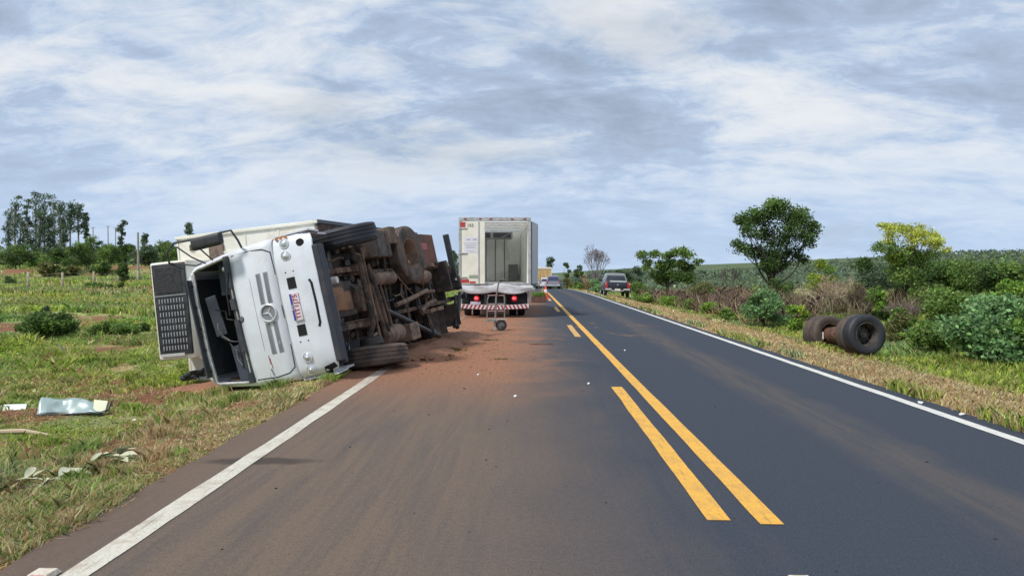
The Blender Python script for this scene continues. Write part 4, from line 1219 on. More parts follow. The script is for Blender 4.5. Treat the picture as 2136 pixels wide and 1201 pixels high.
for s in (-1, 1):
    for o_ in (0, .33):
        wheel('rear_wheel', Matrix.Translation((s * (1.02 - o_), 1.65, .50)), pt_, rubber_clean, dark_steel, .50, .27, .29, .0, out=s)
    wheel('front_wheel', Matrix.Translation((s * 1.02, 7.4, .50)), pt_, rubber_clean, dark_steel, .50, .27, .29, .0, out=s)
    bm = BM(); box(bm, (s * .45, 3.8, .92), (.09, 7.4, .24), .01); build('frame_rail', bm, dark_steel, pt_)
    bm = BM(); box(bm, (s * .95, .95, .55), (.56, .02, .62), .004); build('mud_flap', bm, black, pt_)
bm = BM(); box(bm, (0, 8.25, 1.65), (2.3, 1.8, 1.9), .12); cbp = build('cab', bm, white, pt_, autosmooth=R(40))
bm = BM(); box(bm, (0, 7.32, 1.9), (1.8, .02, .6), .01); build('rear_window', bm, glass_dark, cbp)
bm = BM(); box(bm, (0, 9.16, 2.0), (2.0, .03, .8), .01); build('windscreen', bm, glass_dark, cbp)
bm = BM(); tube(bm, [(0, 1.65, .5), (0, 4.5, .75), (0, 7, .85)], .06, 8); tube(bm, [(-.9, 1.65, .5), (.9, 1.65, .5)], .09, 10); build('rear_axle', bm, dark_steel, pt_)

# ================================================================== HAND CART
hc = empty('hand_cart', (-.91, 20.65, 0), R(3))
tag(hc, 'grey steel hand cart with one fat tyre standing behind the box truck', 'hand cart')
steel = mat('cart_grey_steel', (.30, .29, .28), .45, .4, c2=(.20, .19, .18), scale=8)
bm = BM(); tube(bm, [(-.27, .05, .30), (-.26, .02, .86), (-.22, .02, .98)], .017, 8); build('side_rail', bm, steel, hc)
bm = BM(); tube(bm, [(.22, .05, .30), (.22, .02, .86), (.20, .02, .98)], .017, 8); build('side_rail', bm, steel, hc)
for z, m_ in ((.98, mat('cart_red_brown', (.30, .16, .15), .5)), (.74, steel), (.54, mat('cart_red_brown', (.3, .16, .15))), (.31, steel)):
    bm = BM(); tube(bm, [(-.26, .03, z), (.22, .03, z)], .018, 8); build('cross_bar', bm, m_, hc)
bm = BM(); tube(bm, [(-.04, .0, .20), (-.02, .0, .9), (.04, -.02, 1.28), (.07, -.03, 1.36), (.22, -.06, 1.42)], [.028, .026, .022, .02, .02], 8); build('centre_post', bm, steel, hc)
bm = BM(); box(bm, (.15, -.05, 1.40), (.16, .05, .04), .012); build('grip', bm, plastic, hc)
bm = BM(); box(bm, (-.18, -.04, .27), (.30, .26, .03), .006); build('toe_plate', bm, steel, hc)
bm = BM(); box(bm, (-.055, -.05, .17), (.05, .10, .32), .006); box(bm, (.10, -.04, .315), (.36, .14, .03), .006); build('fork', bm, mat('fork_pale', (.36, .36, .34), .5), hc)
wheel('cart_wheel', Matrix.Translation((.125, -.06, .155)) @ Matrix.Rotation(R(-90), 4, 'Z'), hc, rubber_clean, mat('cart_hub_grey', (.16, .16, .16), .5), .155, .09, .08, .0, grooves=3)

# ================================================================== TORN-OFF AXLE ON THE VERGE
ax_g = gz(8.22, 19.2)
axm = Matrix.Translation((8.24, 19.67, ax_g + .50)) @ Matrix.Rotation(R(-80), 4, 'Z') @ Matrix.Rotation(R(-5.0), 4, 'Y')
axl = empty('torn_off_axle', M=axm)
tag(axl, 'rusty truck axle with double tyres lying torn off on the grass verge', 'axle')
# local +X points towards the camera (world -Y)
rub_ax = mat('axle_brown_dusty_rubber', (.060, .050, .044), .78, c2=(.105, .080, .062), scale=2.2, thr=(.40, .64), bump=.4, bscale=40)
wheel('outer_wheel', Matrix.Translation((.97, 0, 0)), axl, mat('axle_black_rubber', (.020, .022, .030), .55, c2=(.035, .036, .042), scale=3, bump=.2, bscale=40), mat('axle_rim_grey_brown', (.075, .066, .058), .6, c2=(.035, .032, .03), scale=5), .51, .31, .30, -.10, out=1)
wheel('inner_wheel', Matrix.Translation((.64, 0, 0)), axl, rub_ax, dirt_steel, .51, .31, .30, .05, out=-1, hub=False)
wheel('inner_wheel', Matrix.Translation((-.62, 0, .02)) @ Matrix.Rotation(R(4), 4, 'Z'), axl, rub_ax, dirt_steel, .51, .28, .30, -.06, out=1, hub=False)
wheel('outer_wheel', Matrix.Translation((-.94, 0, .02)) @ Matrix.Rotation(R(4), 4, 'Z'), axl, rub_ax, dirt_steel, .51, .28, .30, .05, out=-1)
bm = BM(); cyl(bm, (.35, 0, 0), (.86, 0, 0), .205, seg=24); build('wheel_carrier', bm, dark_steel, axl, autosmooth=R(35))
bm = BM(); cyl(bm, (-.57, 0, 0), (-1.06, 0, 0), .205, seg=24); build('wheel_carrier', bm, dark_steel, axl, autosmooth=R(35))
bm = BM(); tube(bm, [(-.95, 0, 0), (-.6, 0, 0), (-.42, 0, 0), (-.25, 0, 0), (0, 0, 0), (.2, 0, 0), (.8, 0, 0)], [.07, .09, .14, .22, .22, .13, .07], 18)
build('axle_housing', bm, rust, axl, autosmooth=R(35))
bm = BM(); lathe(bm, [(.001, -.10), (.20, -.10), (.215, .04), (.10, .08), (.001, .08)], Matrix.Translation((-.42, 0, 0)), 24, closed=False); build('brake_drum', bm, rust, axl, autosmooth=R(35))
bm = BM(); lathe(bm, [(.001, -.16), (.15, -.16), (.19, .10), (.001, .14)], Matrix.Translation((-.15, .0, 0)) @ Matrix.Rotation(R(90), 4, 'Y'), 20, closed=False); build('differential_cover', bm, rust, axl, autosmooth=R(35))
bm = BM(); box(bm, (-.70, .12, .08), (.20, .14, .22), .03); cyl(bm, (-.70, .2, .1), (-.45, .28, .12), .08, seg=14); build('brake_chamber', bm, tan_steel, axl, autosmooth=R(35))
bm = BM(); tube(bm, [(-.9, .15, .12), (-.5, .26, .0), (.3, .20, .10)], .03, 8); build('torn_rod', bm, rust, axl)
bm = BM(); box(bm, (-.50, -.22, -.02), (.05, .03, .20), .01); build('loose_bracket', bm, chip_w, axl)

# ================================================================== CARS FURTHER DOWN THE ROAD
def loft_car(bm, secs):
    """secs: list of (y, [(x,z)...]) half profiles from the bottom outside to the top centre"""
    rings = []
    for y, p in secs:
        full = [(x, z) for x, z in p] + [(-x, z) for x, z in reversed(p)]
        rings.append([bm.verts.new(Vector((x, y, z))) for x, z in full])
    m = len(rings[0])
    for a, b_ in zip(rings, rings[1:]):
        for k in range(m): bm.faces.new((a[k], a[(k + 1) % m], b_[(k + 1) % m], b_[k]))
    bm.faces.new(rings[0]); bm.faces.new(rings[-1][::-1])

def car_wheels(p, hwid, ys, r, rim=None):
    for y in ys:
        for s in (-1, 1):
            wheel('wheel', Matrix.Translation((s * hwid, y, r)), p, rubber_clean, rim or alu, r, .22, r * .62, .02, out=s, hub=False, grooves=3)

# pickup (rear towards the camera); local y forward = away
px_, py_ = 6.42, 54.0
pu = empty('parked_pickup', (px_, py_, gz(px_, py_)), R(-1.5)); pu.rotation_euler.y = R(1.5)
tag(pu, 'silver pickup truck with dark tailgate parked on the right verge', 'pickup')
dkgrey = mat('pickup_dark_grey', (.075, .08, .09), .35, .3)
bm = BM()
loft_car(bm, [(0.0, [(.86, .50), (.92, .62), (.91, 1.08), (.88, 1.12), (.0, 1.12)]), (1.5, [(.88, .45), (.94, .62), (.93, 1.08), (.90, 1.12), (.0, 1.12)]),
              (3.6, [(.88, .45), (.94, .62), (.93, 1.05), (.90, 1.10), (0, 1.12)]), (4.9, [(.86, .45), (.90, .62), (.86, .98), (.80, 1.04), (0, 1.08)]), (5.3, [(.75, .5), (.8, .6), (.76, .85), (.7, .9), (0, .94)])])
build('body', bm, dkgrey, pu, autosmooth=R(35))
bm = BM()
loft_car(bm, [(1.62, [(.88, 1.08), (.86, 1.14), (.72, 1.62), (.62, 1.70), (0, 1.73)]), (1.9, [(.89, 1.08), (.87, 1.14), (.74, 1.66), (.64, 1.75), (0, 1.78)]),
              (3.0, [(.89, 1.08), (.87, 1.14), (.74, 1.66), (.64, 1.75), (0, 1.78)]), (3.9, [(.88, 1.05), (.84, 1.08), (.78, 1.12), (.6, 1.13), (0, 1.13)])])
cb = build('cabin', bm, mat('pickup_silver', (.36, .37, .39), .3, .35), pu, autosmooth=R(35))
bm = BM(); prism(bm, [(-.74, 1.18), (.74, 1.18), (.62, 1.58), (-.62, 1.58)], lambda u, v, t: Vector((u, 1.60 - .02 * t + (v - 1.18) * .02, v))); build('rear_window', bm, glass_dark, cb)
for s in (-1, 1):
    bm = BM(); prism(bm, [(1.8, 1.2), (3.5, 1.2), (2.9, 1.6), (1.95, 1.62)], lambda u, v, t: Vector((s * (.875 - (v - 1.14) * .27 + .01 * t), u, v))); build('side_window', bm, glass_dark, cb)
bm = BM(); box(bm, (0, -.03, .86), (1.36, .06, .46), .02); tg = build('tailgate', bm, navy, pu, autosmooth=R(40))
bm = BM(); box(bm, (0, -.065, .93), (.12, .015, .10), .02); build('emblem', bm, chrome, tg)
bm = BM(); box(bm, (.05, .30, 1.14), (1.14, .5, .14), .02); build('bed_cover', bm, mat('cover_white', (.52, .56, .56), .5), pu)
bm = BM(); box(bm, (0, .02, 1.06), (.5, .03, .10), .01); build('white_panel', bm, chip_w, pu)
for s in (-1, 1):
    bm = BM(); box(bm, (s * .80, -.02, .90), (.20, .10, .42), .03); l = build('tail_lamp', bm, mat('pickup_red_lens', (.40, .03, .03), .3), pu)
    bm = BM(); box(bm, (s * .86, -.075, .98), (.06, .02, .12), .01); build('reflection', bm, mat('painted_lens_glint', (.62, .45, .42), .3), l)  # pale block paints a light reflection onto the red lamp
bm = BM(); box(bm, (-.66, -.09, .59), (.46, .12, .12), .03); box(bm, (.66, -.09, .59), (.46, .12, .12), .03); box(bm, (0, -.09, .50), (.9, .12, .06), .02); build('rear_bumper', bm, mat('bumper_pale', (.58, .58, .55), .3, .3), pu)
bm = BM(); box(bm, (0, -.10, .58), (.40, .02, .12), .005); build('licence_plate', bm, chip_w, pu)
bm = BM(); box(bm, (-1.02, 3.5, 1.22), (.20, .10, .16), .03); build('mirror', bm, plastic, pu)
bm = BM(); box(bm, (1.02, 3.5, 1.22), (.20, .10, .16), .03); build('mirror', bm, plastic, pu)
car_wheels(pu, .82, (1.0, 4.3), .39)

# grey minivan
def hatch(name, label, cat, x, y, paint, w=.86, h=1.62, rz=0):
    o = empty(name, (x, y, float(road_z(y))), rz)
    tag(o, label, cat)
    bm = BM()
    loft_car(bm, [(0.0, [(w - .08, .32), (w - .02, .5), (w - .03, .92), (w - .12, 1.0), (.0, 1.0)]), (.6, [(w - .04, .25), (w, .5), (w, .95), (w - .04, 1.0), (0, 1.02)]),
                  (3.0, [(w - .04, .25), (w, .5), (w, .92), (w - .06, .98), (0, 1.0)]), (3.9, [(w - .1, .28), (w - .06, .5), (w - .1, .78), (w - .2, .84), (0, .88)]), (4.1, [(w - .25, .3), (w - .2, .5), (w - .25, .66), (w - .3, .7), (0, .72)])])
    build('body', bm, paint, o, autosmooth=R(35))
    bm = BM()
    loft_car(bm, [(.05, [(w - .08, .98), (w - .10, 1.02), (w - .22, h - .16), (w - .30, h - .08), (0, h - .06)]), (.35, [(w - .06, .98), (w - .08, 1.02), (w - .20, h - .10), (w - .30, h - .02), (0, h)]),
                  (2.0, [(w - .05, .98), (w - .07, 1.02), (w - .19, h - .12), (w - .28, h - .03), (0, h)]), (3.1, [(w - .08, .95), (w - .12, .98), (w - .2, 1.0), (w - .3, 1.0), (0, 1.0)])])
    c = build('cabin', bm, paint, o, autosmooth=R(35))
    bm = BM(); prism(bm, [(-w + .16, 1.04), (w - .16, 1.04), (w - .26, h - .18), (-w + .26, h - .18)], lambda u, v, t: Vector((u, .03 - .02 * t + (v - 1.04) * .08, v))); build('rear_window', bm, mat('blueish_glass', (.05, .06, .12), .1, spec=.8), c)
    for s in (-1, 1):
        bm = BM(); prism(bm, [(.45, 1.06), (2.8, 1.06), (2.2, h - .16), (.6, h - .18)], lambda u, v, t: Vector((s * (w - .075 - (v - 1.02) * .22 + .012 * t), u, v))); build('side_window', bm, glass_dark, c)
        bm = BM(); box(bm, (s * (w - .10), -.01, .90), (.16, .06, .26), .03); build('tail_lamp', bm, mat('small_red_lens', (.34, .06, .07), .4), o)
        bm = BM(); box(bm, (s * (w + .08), 2.6, 1.05), (.16, .10, .12), .03); build('mirror', bm, plastic, o)
    bm = BM(); box(bm, (0, -.05, .44), (2 * w - .10, .12, .20), .04); build('rear_bumper', bm, mat('bumper_grey', (.40, .40, .42), .4), o)
    bm = BM(); box(bm, (0, -.03, .74), (.42, .02, .12), .005); build('licence_plate', bm, mat('plate_grey', (.32, .33, .30), .5), o)
    car_wheels(o, w - .12, (.75, 3.3), .31)
    return o
hatch('grey_car', 'grey lilac hatchback driving away just past the orange cone', 'car', 3.0, 92.0, mat('lilac_grey_paint', (.34, .33, .40), .3, .3), .86, 1.70)
hatch('white_car', 'white car mostly hidden behind the grey hatchback', 'car', 2.35, 104.0, white_car, .84, 1.56)

# tipper truck
dt = empty('tipper_truck', (2.35, 122.0, float(road_z(122.0))))
tag(dt, 'yellow tipper truck far ahead in front of the cars', 'truck')
bm = BM()
prism(bm, [(-1.0, 1.45), (1.0, 1.45), (1.28, 2.1), (1.28, 3.4), (-1.28, 3.4), (-1.28, 2.1)], lambda u, v, t: Vector((u, 0 + 5.2 * t, v)))
tb = build('tipper_body', bm, yellow_dump, dt)
bm = BM(); box(bm, (0, 0, 3.50), (2.66, .16, .30), .03); box(bm, (1.36, -.02, 2.75), (.12, .14, 1.5), .03); box(bm, (-1.36, -.02, 2.75), (.12, .14, 1.5), .03); build('white_rim', bm, white_trim, tb)
for x in (-.6, 0, .6):
    bm = BM(); box(bm, (x, -.04, 2.35), (.08, .06, 1.5), .01); build('tailgate_rib', bm, yellow_dump, tb)
bm = BM(); box(bm, (0, 2.6, 1.15), (1.0, 6.5, .35), .02); build('chassis', bm, dark_steel, dt)
bm = BM(); box(bm, (0, .1, .70), (2.3, .12, .16), .02); build('rear_bumper', bm, mat('striped_pale', (.45, .38, .36), .5), dt)
bm = BM(); box(bm, (0, 6.8, 1.8), (2.4, 1.9, 2.2), .12); build('cab', bm, white_car, dt)
for y in (1.1, 2.4, 6.7):
    for s in (-1, 1): wheel('wheel', Matrix.Translation((s * 1.05, y, .52)), dt, rubber_clean, dark_steel, .52, .34, .3, .0, out=s, hub=False)

# traffic cone
cn = empty('traffic_cone', (1.04, 46.5, 0)); cn.scale = (1.25, 1.25, 1.1)
tag(cn, 'orange and white traffic cone standing on the yellow centre line', 'traffic cone')
bm = BM(); box(bm, (0, 0, .02), (.40, .40, .04), .01); build('base', bm, cone_or, cn)
for (z0, z1, r0, r1, mm, nm) in ((.04, .34, .155, .10, cone_or, 'lower_cone'), (.34, .54, .10, .065, cone_wh, 'white_band'), (.54, .74, .065, .03, cone_or, 'tip')):
    bm = BM(); cyl(bm, (0, 0, z0), (0, 0, z1), r0, r1, 16); build(nm, bm, mm, cn, autosmooth=R(40))

# crate with cut branches placed on the lane as a warning
cr = empty('soil_crate', (.53, 41.0, 0), R(2))
tag(cr, 'low reddish crate filled with green branches beside the box truck', 'crate')
crm = mat('crate_red_brown', (.155, .075, .055), .85, c2=(.10, .055, .045), scale=5)
for (c_, s_, nm) in (((0, -.33, .17), (.80, .04, .30), 'front_board'), ((0, .33, .17), (.80, .04, .30), 'back_board'), ((-.39, 0, .17), (.04, .62, .30), 'side_board'), ((.39, 0, .17), (.04, .62, .30), 'side_board'), ((0, 0, .04), (.76, .62, .04), 'bottom_board')):
    bm = BM(); box(bm, c_, s_, .006); build(nm, bm, crm, cr)

# ================================================================== ROAD STUDS
def stud(x, y, label, red):
    o = empty('road_stud', (x, y, .005)); tag(o, label, 'road stud', 'raised reflective road studs')
    bm = BM(); prism(bm, [(-.065, 0), (.065, 0), (.045, .028), (-.045, .028)], lambda u, v, t: Vector(((-.06 + .12 * t) * (1 - v * 6), u, v)))
    build('body', bm, mat('stud_white', (.66, .60, .50), .6, c2=(.5, .42, .33), scale=20), o)
    if red:
        bm = BM(); vs = [bm.verts.new(Vector(p)) for p in ((-.045, -.0655, .004), (.045, -.0655, .004), (.035, -.0475, .026), (-.035, -.0475, .026))]; bm.faces.new(vs)
        build('reflector', bm, mat('red_reflector', (.42, .012, .02), .5), o)
    return o
stud(-2.56, 3.80, 'white road stud with red reflector beside the left edge line', True)
stud(1.40, 3.80, 'pale road stud past the end of the yellow lines', False)

# ================================================================== VEGETATION
def leaves(rng, P, size, cols, up=.25, aspect=.45, droop=0.):
    """one rhombus per point; returns verts, faces(quads), colours"""
    n = len(P)
    size = np.broadcast_to(size, (n,))[:, None]
    a = rng.normal(size=(n, 3)); a[:, 2] = a[:, 2] * .8 + up - droop
    a /= np.linalg.norm(a, axis=1, keepdims=True) + 1e-9
    b = np.cross(a, rng.normal(size=(n, 3))); b /= np.linalg.norm(b, axis=1, keepdims=True) + 1e-9
    c = np.cross(a, b)
    V = np.stack([P - a * size * .5, P + b * size * aspect * .5 + c * size * .08, P + a * size * .5, P - b * size * aspect * .5 + c * size * .08], 1).reshape(-1, 3)
    F = np.arange(4 * n).reshape(n, 4)
    return V, F, np.repeat(cols, 4, axis=0)

def palette(rng, n, base, var=.25, hue=.12):
    base = np.asarray(base, float)
    if base.ndim == 1: base = base[None]
    c = base[rng.integers(0, len(base), n)].copy()
    c *= 1.15 * (1 + rng.normal(size=(n, 1)) * var).clip(.35, 1.9)
    c *= (1 + rng.normal(size=(n, 3)) * hue * .5).clip(.6, 1.5)
    return c.clip(.004, .8)

def crown_pts(rng, clumps, n, sub=9, subr=.42, shell=.55):
    """clumps (k,4): x,y,z,r -> points spread over lumpy ellipsoids; also a lump id"""
    cl = np.array(clumps, float); cl[:, 3] *= 1.15; w = cl[:, 3] ** 2; w /= w.sum()
    k = rng.choice(len(cl), n, p=w)
    d = rng.normal(size=(len(cl), sub, 3)); d /= np.linalg.norm(d, axis=2, keepdims=True)
    d[:, :, 2] *= .75
    rad = (shell + (1 - shell) * rng.random((len(cl), sub, 1))) * .75
    sc_ = cl[:, None, :3] + d * rad * cl[:, None, 3:4]
    j = rng.integers(0, sub, n)
    c = sc_[k, j]
    e = rng.normal(size=(n, 3)); e /= np.linalg.norm(e, axis=1, keepdims=True)
    r = rng.random((n, 1)) ** .45
    e[:, 2] *= .72
    P = c + e * r * subr * 1.3 * cl[k, 3:4]
    st = rng.random(n) < .16
    P[st] = cl[k[st], :3] + e[st] * cl[k[st], 3:4] * 1.2 * rng.random((st.sum(), 1)) ** .4
    return P, k * sub + j

GREENS = {
    'dark': [(.050, .098, .026), (.075, .130, .034), (.095, .160, .045)],
    'mid': [(.105, .185, .045), (.145, .235, .055), (.20, .29, .07)],
    'bright': [(0.135, 0.263, 0.040), (0.208, 0.343, 0.056), (0.271, 0.398, 0.072)],
    'greyold': [(0.104, 0.170, 0.100), (0.146, 0.218, 0.125), (0.087, 0.142, 0.087)],
    'blueold': [(0.125, 0.250, 0.129), (0.177, 0.322, 0.166), (0.229, 0.374, 0.198)],
    'blue': [(.125, .235, .095), (.17, .30, .12), (.22, .35, .15)],
    'grey': [(.100, .150, .085), (.135, .190, .105), (.085, .130, .075)],  # grey-green leaves, lightened a little to put distance haze into the colour
    'lime': [(0.260, 0.338, 0.039), (0.364, 0.416, 0.052), (0.195, 0.286, 0.039)],
    'yellow': [(.50, .54, .11), (.58, .57, .12), (.36, .46, .09)],
    'olive': [(0.119, 0.140, 0.049), (0.168, 0.182, 0.063), (0.224, 0.210, 0.084)],
    'dry': [(0.331, 0.248, 0.138), (0.235, 0.172, 0.110), (0.414, 0.317, 0.179)],
    'purple': [(.150, .108, .085), (.20, .15, .118), (.105, .076, .060)],
}

def wood_bm(path_list):
    bm = BM()
    for pts, rs, seg in path_list: tube(bm, pts, rs, seg)
    return bm

def curve_pts(a, b, n, sag, rnd, wob=.12):
    a = Vector(a); b = Vector(b); out = []
    off = Vector((rnd.uniform(-1, 1), rnd.uniform(-1, 1), 0)) * (b - a).length * wob
    for i in range(n + 1):
        t = i / n
        p = a.lerp(b, t) + off * math.sin(math.pi * t) + Vector((0, 0, -sag * (b - a).length * math.sin(math.pi * t)))
        out.append(p)
    return out

def plant(name, label, cat, x, y, clumps, n, leaf, pal, group=None, trunk_r=.1, fork=.35, bark_m=None, up=.25, aspect=.5, sub=9, subr=.42, seed=0,
          trunk_top=None, extra=None, twigs=0, var=.25, z=None, stems=1):
    """clumps relative to the plant's base; extra = [(clump list, n, leaf, palette)]"""
    rng = np.random.default_rng(seed + 1000); rnd = random.Random(seed)
    zb = (gz(x, y) if z is None else z) - .03
    o = empty(name, (x, y, zb))
    tag(o, label, cat, group)
    cl = np.asarray(clumps, float)
    top = Vector(trunk_top) if trunk_top else Vector((cl[:, 0].mean() * .4, cl[:, 1].mean() * .4, max(.1, cl[:, 2].min() * fork + cl[:, 2].mean() * (1 - fork) * .6)))
    paths = []
    for s_ in range(stems):
        bx_ = Vector((rnd.uniform(-.3, .3), rnd.uniform(-.3, .3), 0)) * (stems > 1) * trunk_r * 6
        tp_ = top + bx_ * 2
        pts = curve_pts(bx_, tp_, 5, 0, rnd, .035)
        paths.append((pts, [trunk_r * (1.25 - .5 * i / 5) for i in range(6)], 8))
        for i, c in enumerate(cl):
            if i % stems != s_: continue
            e = Vector(c[:3]); r0 = trunk_r * rnd.uniform(.32, .55)
            st = pts[rnd.choice((3, 4, 5))]
            cp = curve_pts(st, e, 5, .10, rnd)
            paths.append((cp, [r0 * (1 - .16 * k) for k in range(6)], 6))
            for q in range(2 + twigs):
                dd = Vector((rnd.gauss(0, 1), rnd.gauss(0, 1), rnd.gauss(.2, .7))).normalized() * c[3] * .8
                paths.append((curve_pts(cp[rnd.choice((3, 4, 5))], e + dd, 3, .03, rnd), [r0 * .32, r0 * .25, r0 * .18, r0 * .1], 4))
    bmw = wood_bm(paths)
    build('trunk', bmw, bark_m or bark, o, smooth=True)
    Vs, Fs, Cs = [], [], []; off = 0
    for (cc, nn, lf, pp) in [(clumps, n, leaf, pal)] + (extra or []):
        P, lump = crown_pts(rng, cc, nn, sub, subr)
        lumps = (1 + .22 * rng.normal(size=lump.max() + 1)).clip(.5, 1.6)
        C_ = palette(rng, nn, GREENS[pp], var) * lumps[lump][:, None]
        V, F, CC = leaves(rng, P, lf * rng.uniform(.6, 1.35, nn), C_, up, aspect)
        Vs.append(V); Fs.append(F + off); Cs.append(CC); off += len(V)
    np_mesh('crown', np.concatenate(Vs), np.concatenate(Fs), foliage, o, np.concatenate(Cs))
    return o

def rclumps(rng, k, rx, ry, z0, z1, r0, r1):
    out = []
    for i in range(k):
        a = rng.uniform(0, 2 * math.pi); q = math.sqrt(rng.uniform(0, 1)); z = rng.uniform(0, 1)
        f = math.sqrt(max(.15, 1 - (2 * z - .9) ** 2))
        out.append((rx * q * math.cos(a) * f, ry * q * math.sin(a) * f, z0 + (z1 - z0) * z, rng.uniform(r0, r1)))
    return out

PXC = lambda px, Y: (px - 1104) / 1540.0 * Y         # picture column -> x at distance Y
PZC = lambda py, Y: 1.6 + (570 - py) / 1540.0 * Y    # picture row -> height at distance Y

# ---- right-hand side ------------------------------------------------------
def pix_clumps(Y, bx_, zb, lst, dy=.9, rnd=None):
    """(px, py, r_px) given in photo pixels at distance Y -> clumps relative to the base"""
    rnd = rnd or random.Random(3)
    return [(PXC(a, Y) - bx_, rnd.uniform(-dy, dy), PZC(b, Y) - zb, r / 1540 * Y) for a, b, r in lst]

# tall dark tree
Y = 50; bx0 = PXC(1603, Y); zb = gz(bx0, Y)
lst = [(1620, 440, 26), (1590, 452, 28), (1655, 455, 27), (1560, 458, 24), (1685, 478, 24), (1553, 482, 20), (1640, 478, 28), (1600, 480, 28), (1670, 500, 22),
       (1620, 505, 24), (1545, 515, 20), (1570, 525, 22), (1650, 520, 18), (1600, 528, 26), (1625, 545, 20), (1590, 550, 20), (1665, 540, 18), (1700, 470, 12), (1540, 460, 12)]
plant('leafy_tree', 'tallest dark green tree with spreading crown standing right of the road', 'tree', bx0, Y, pix_clumps(Y, bx0, zb, lst), 15000, .17, 'dark', trunk_r=.17,
      trunk_top=(0.1, 0, 2.2), seed=5, subr=.46, extra=[(pix_clumps(Y, bx0, zb, [(1610, 432, 22), (1575, 450, 20), (1655, 450, 20), (1560, 520, 14)]), 2600, .17, 'mid')])
# yellow-flowering tree
Y = 40; bx0 = PXC(1880, Y); zb = gz(bx0, Y)
yl_ = [(1840, 482, 18), (1870, 480, 20), (1900, 484, 20), (1930, 492, 20), (1945, 508, 16), (1885, 500, 20), (1915, 505, 18), (1855, 500, 14), (1825, 472, 10), (1950, 520, 10), (1860, 470, 10)]
gr_ = [(1850, 525, 24), (1885, 535, 28), (1915, 540, 24), (1825, 515, 16), (1880, 565, 30), (1910, 580, 28), (1855, 570, 26), (1890, 600, 26), (1930, 560, 18)]
plant('flowering_tree', 'tree with bright yellow flowering top among the bushes on the right', 'tree', bx0, Y, pix_clumps(Y, bx0, zb, yl_), 4600, .13, 'yellow', trunk_r=.10,
      trunk_top=(0, 0, 2.0), seed=7, extra=[(pix_clumps(Y, bx0, zb, gr_), 9000, .13, 'mid'), (pix_clumps(Y, bx0, zb, [(1850, 535, 18), (1890, 525, 16)]), 1500, .13, 'lime')])
# dark bushes between
def bush(name, label, px_lo, px_hi, py_top, Y, pal, n, leaf, seed, group=None, extra=None, zbase=None, cat='bush', k=9, var=.25, up=.25, aspect=.5, twigs=0, depth=None, subr=.42, bark_m=None, asp=1.):
    rng = np.random.default_rng(seed)
    cx = PXC((px_lo + px_hi) / 2, Y); wx = (px_hi - px_lo) / 1540 * Y / 2
    zb = gz(cx, Y) if zbase is None else zbase
    H = PZC(py_top, Y) - zb
    r = min(wx, H) * .42
    cl = rclumps(rng, k, max(.05, wx - r * .5), depth or wx * .8, r * .7, max(r * .8, H - r * .72), r * .75, r * 1.1)
    ex = [(rclumps(rng, 4, max(.05, wx - r * .7), depth or wx * .8, H * .4, max(r, H - r * .8), r * .5, r * .8), e[0], leaf, e[1]) for e in (extra or [])]
    return plant(name, label, cat, cx, Y, cl, n, leaf, pal, group, trunk_r=.035 * max(.5, H / 1.6), seed=seed, extra=ex, var=var, up=up, aspect=aspect, twigs=twigs, subr=subr, bark_m=bark_m, stems=2, z=zb)

bush('round_bush', 'rounded blue green bush beside the verge left of the torn-off axle', 1536, 1646, 600, 29.5, 'blue', 7500, .11, 21, extra=[(2200, 'dark')], k=11)
bush('bright_bush', 'small yellow green bush just left of the torn-off axle', 1636, 1690, 628, 27, 'bright', 2600, .10, 22, k=6, extra=[(500, 'lime')])
bush('big_bush', 'big pale green leafy bush at the right edge behind the verge', 1955, 2190, 610, 17.8, 'blue', 17000, .12, 23, extra=[(2600, 'mid'), (1600, 'bright')], k=15, depth=1.2)
bush('low_bush', 'low green bush in front of the big pale bush', 1880, 1995, 662, 19.6, 'mid', 6200, .10, 24, extra=[(900, 'bright')], k=8)
bush('weedy_bush', 'straggly olive bush directly behind the torn-off axle', 1830, 1905, 650, 22.5, 'olive', 2600, .08, 25, extra=[(700, 'bright')], k=7, up=.6)
bush('weedy_bush', 'low yellowish weeds between the dry bush and the axle', 1680, 1800, 640, 27, 'olive', 3600, .08, 26, extra=[(700, 'bright')], k=9, up=.6)
bush('tree_bush', 'wide dark green tree mass at the far right', 1975, 2200, 524, 33, 'mid', 13000, .16, 27, extra=[(3800, 'dark')], k=15, cat='tree')
bush('tree_bush', 'mid green tree under and right of the yellow flowering tree', 1890, 2040, 538, 36, 'mid', 8000, .15, 28, extra=[(1500, 'dark')], k=12, cat='tree')
bush('tree_bush', 'dark grey green tree left of the yellow flowering tree', 1740, 1862, 528, 44, 'grey', 8500, .15, 29, extra=[(2500, 'dark')], k=12, cat='tree', twigs=2)
bush('lime_bush', 'lime yellow bush between the tall tree and the flowering tree', 1672, 1740, 535, 58, 'lime', 2600, .16, 30, extra=[(1800, 'mid')], k=8)
bush('green_bush', 'green leafy bush below the flowering tree in front of dark shade', 1880, 2020, 590, 29, 'mid', 5200, .12, 31, extra=[(900, 'bright')], k=10)
bush('green_bush', 'dark bush under the tall tree', 1560, 1660, 575, 47, 'dark', 4200, .14, 32, k=9, extra=[(700, 'mid')])
bush('green_bush', 'mid green bush above and behind the torn-off axle', 1790, 1862, 590, 31, 'mid', 3200, .11, 33, k=7, extra=[(800, 'bright')])

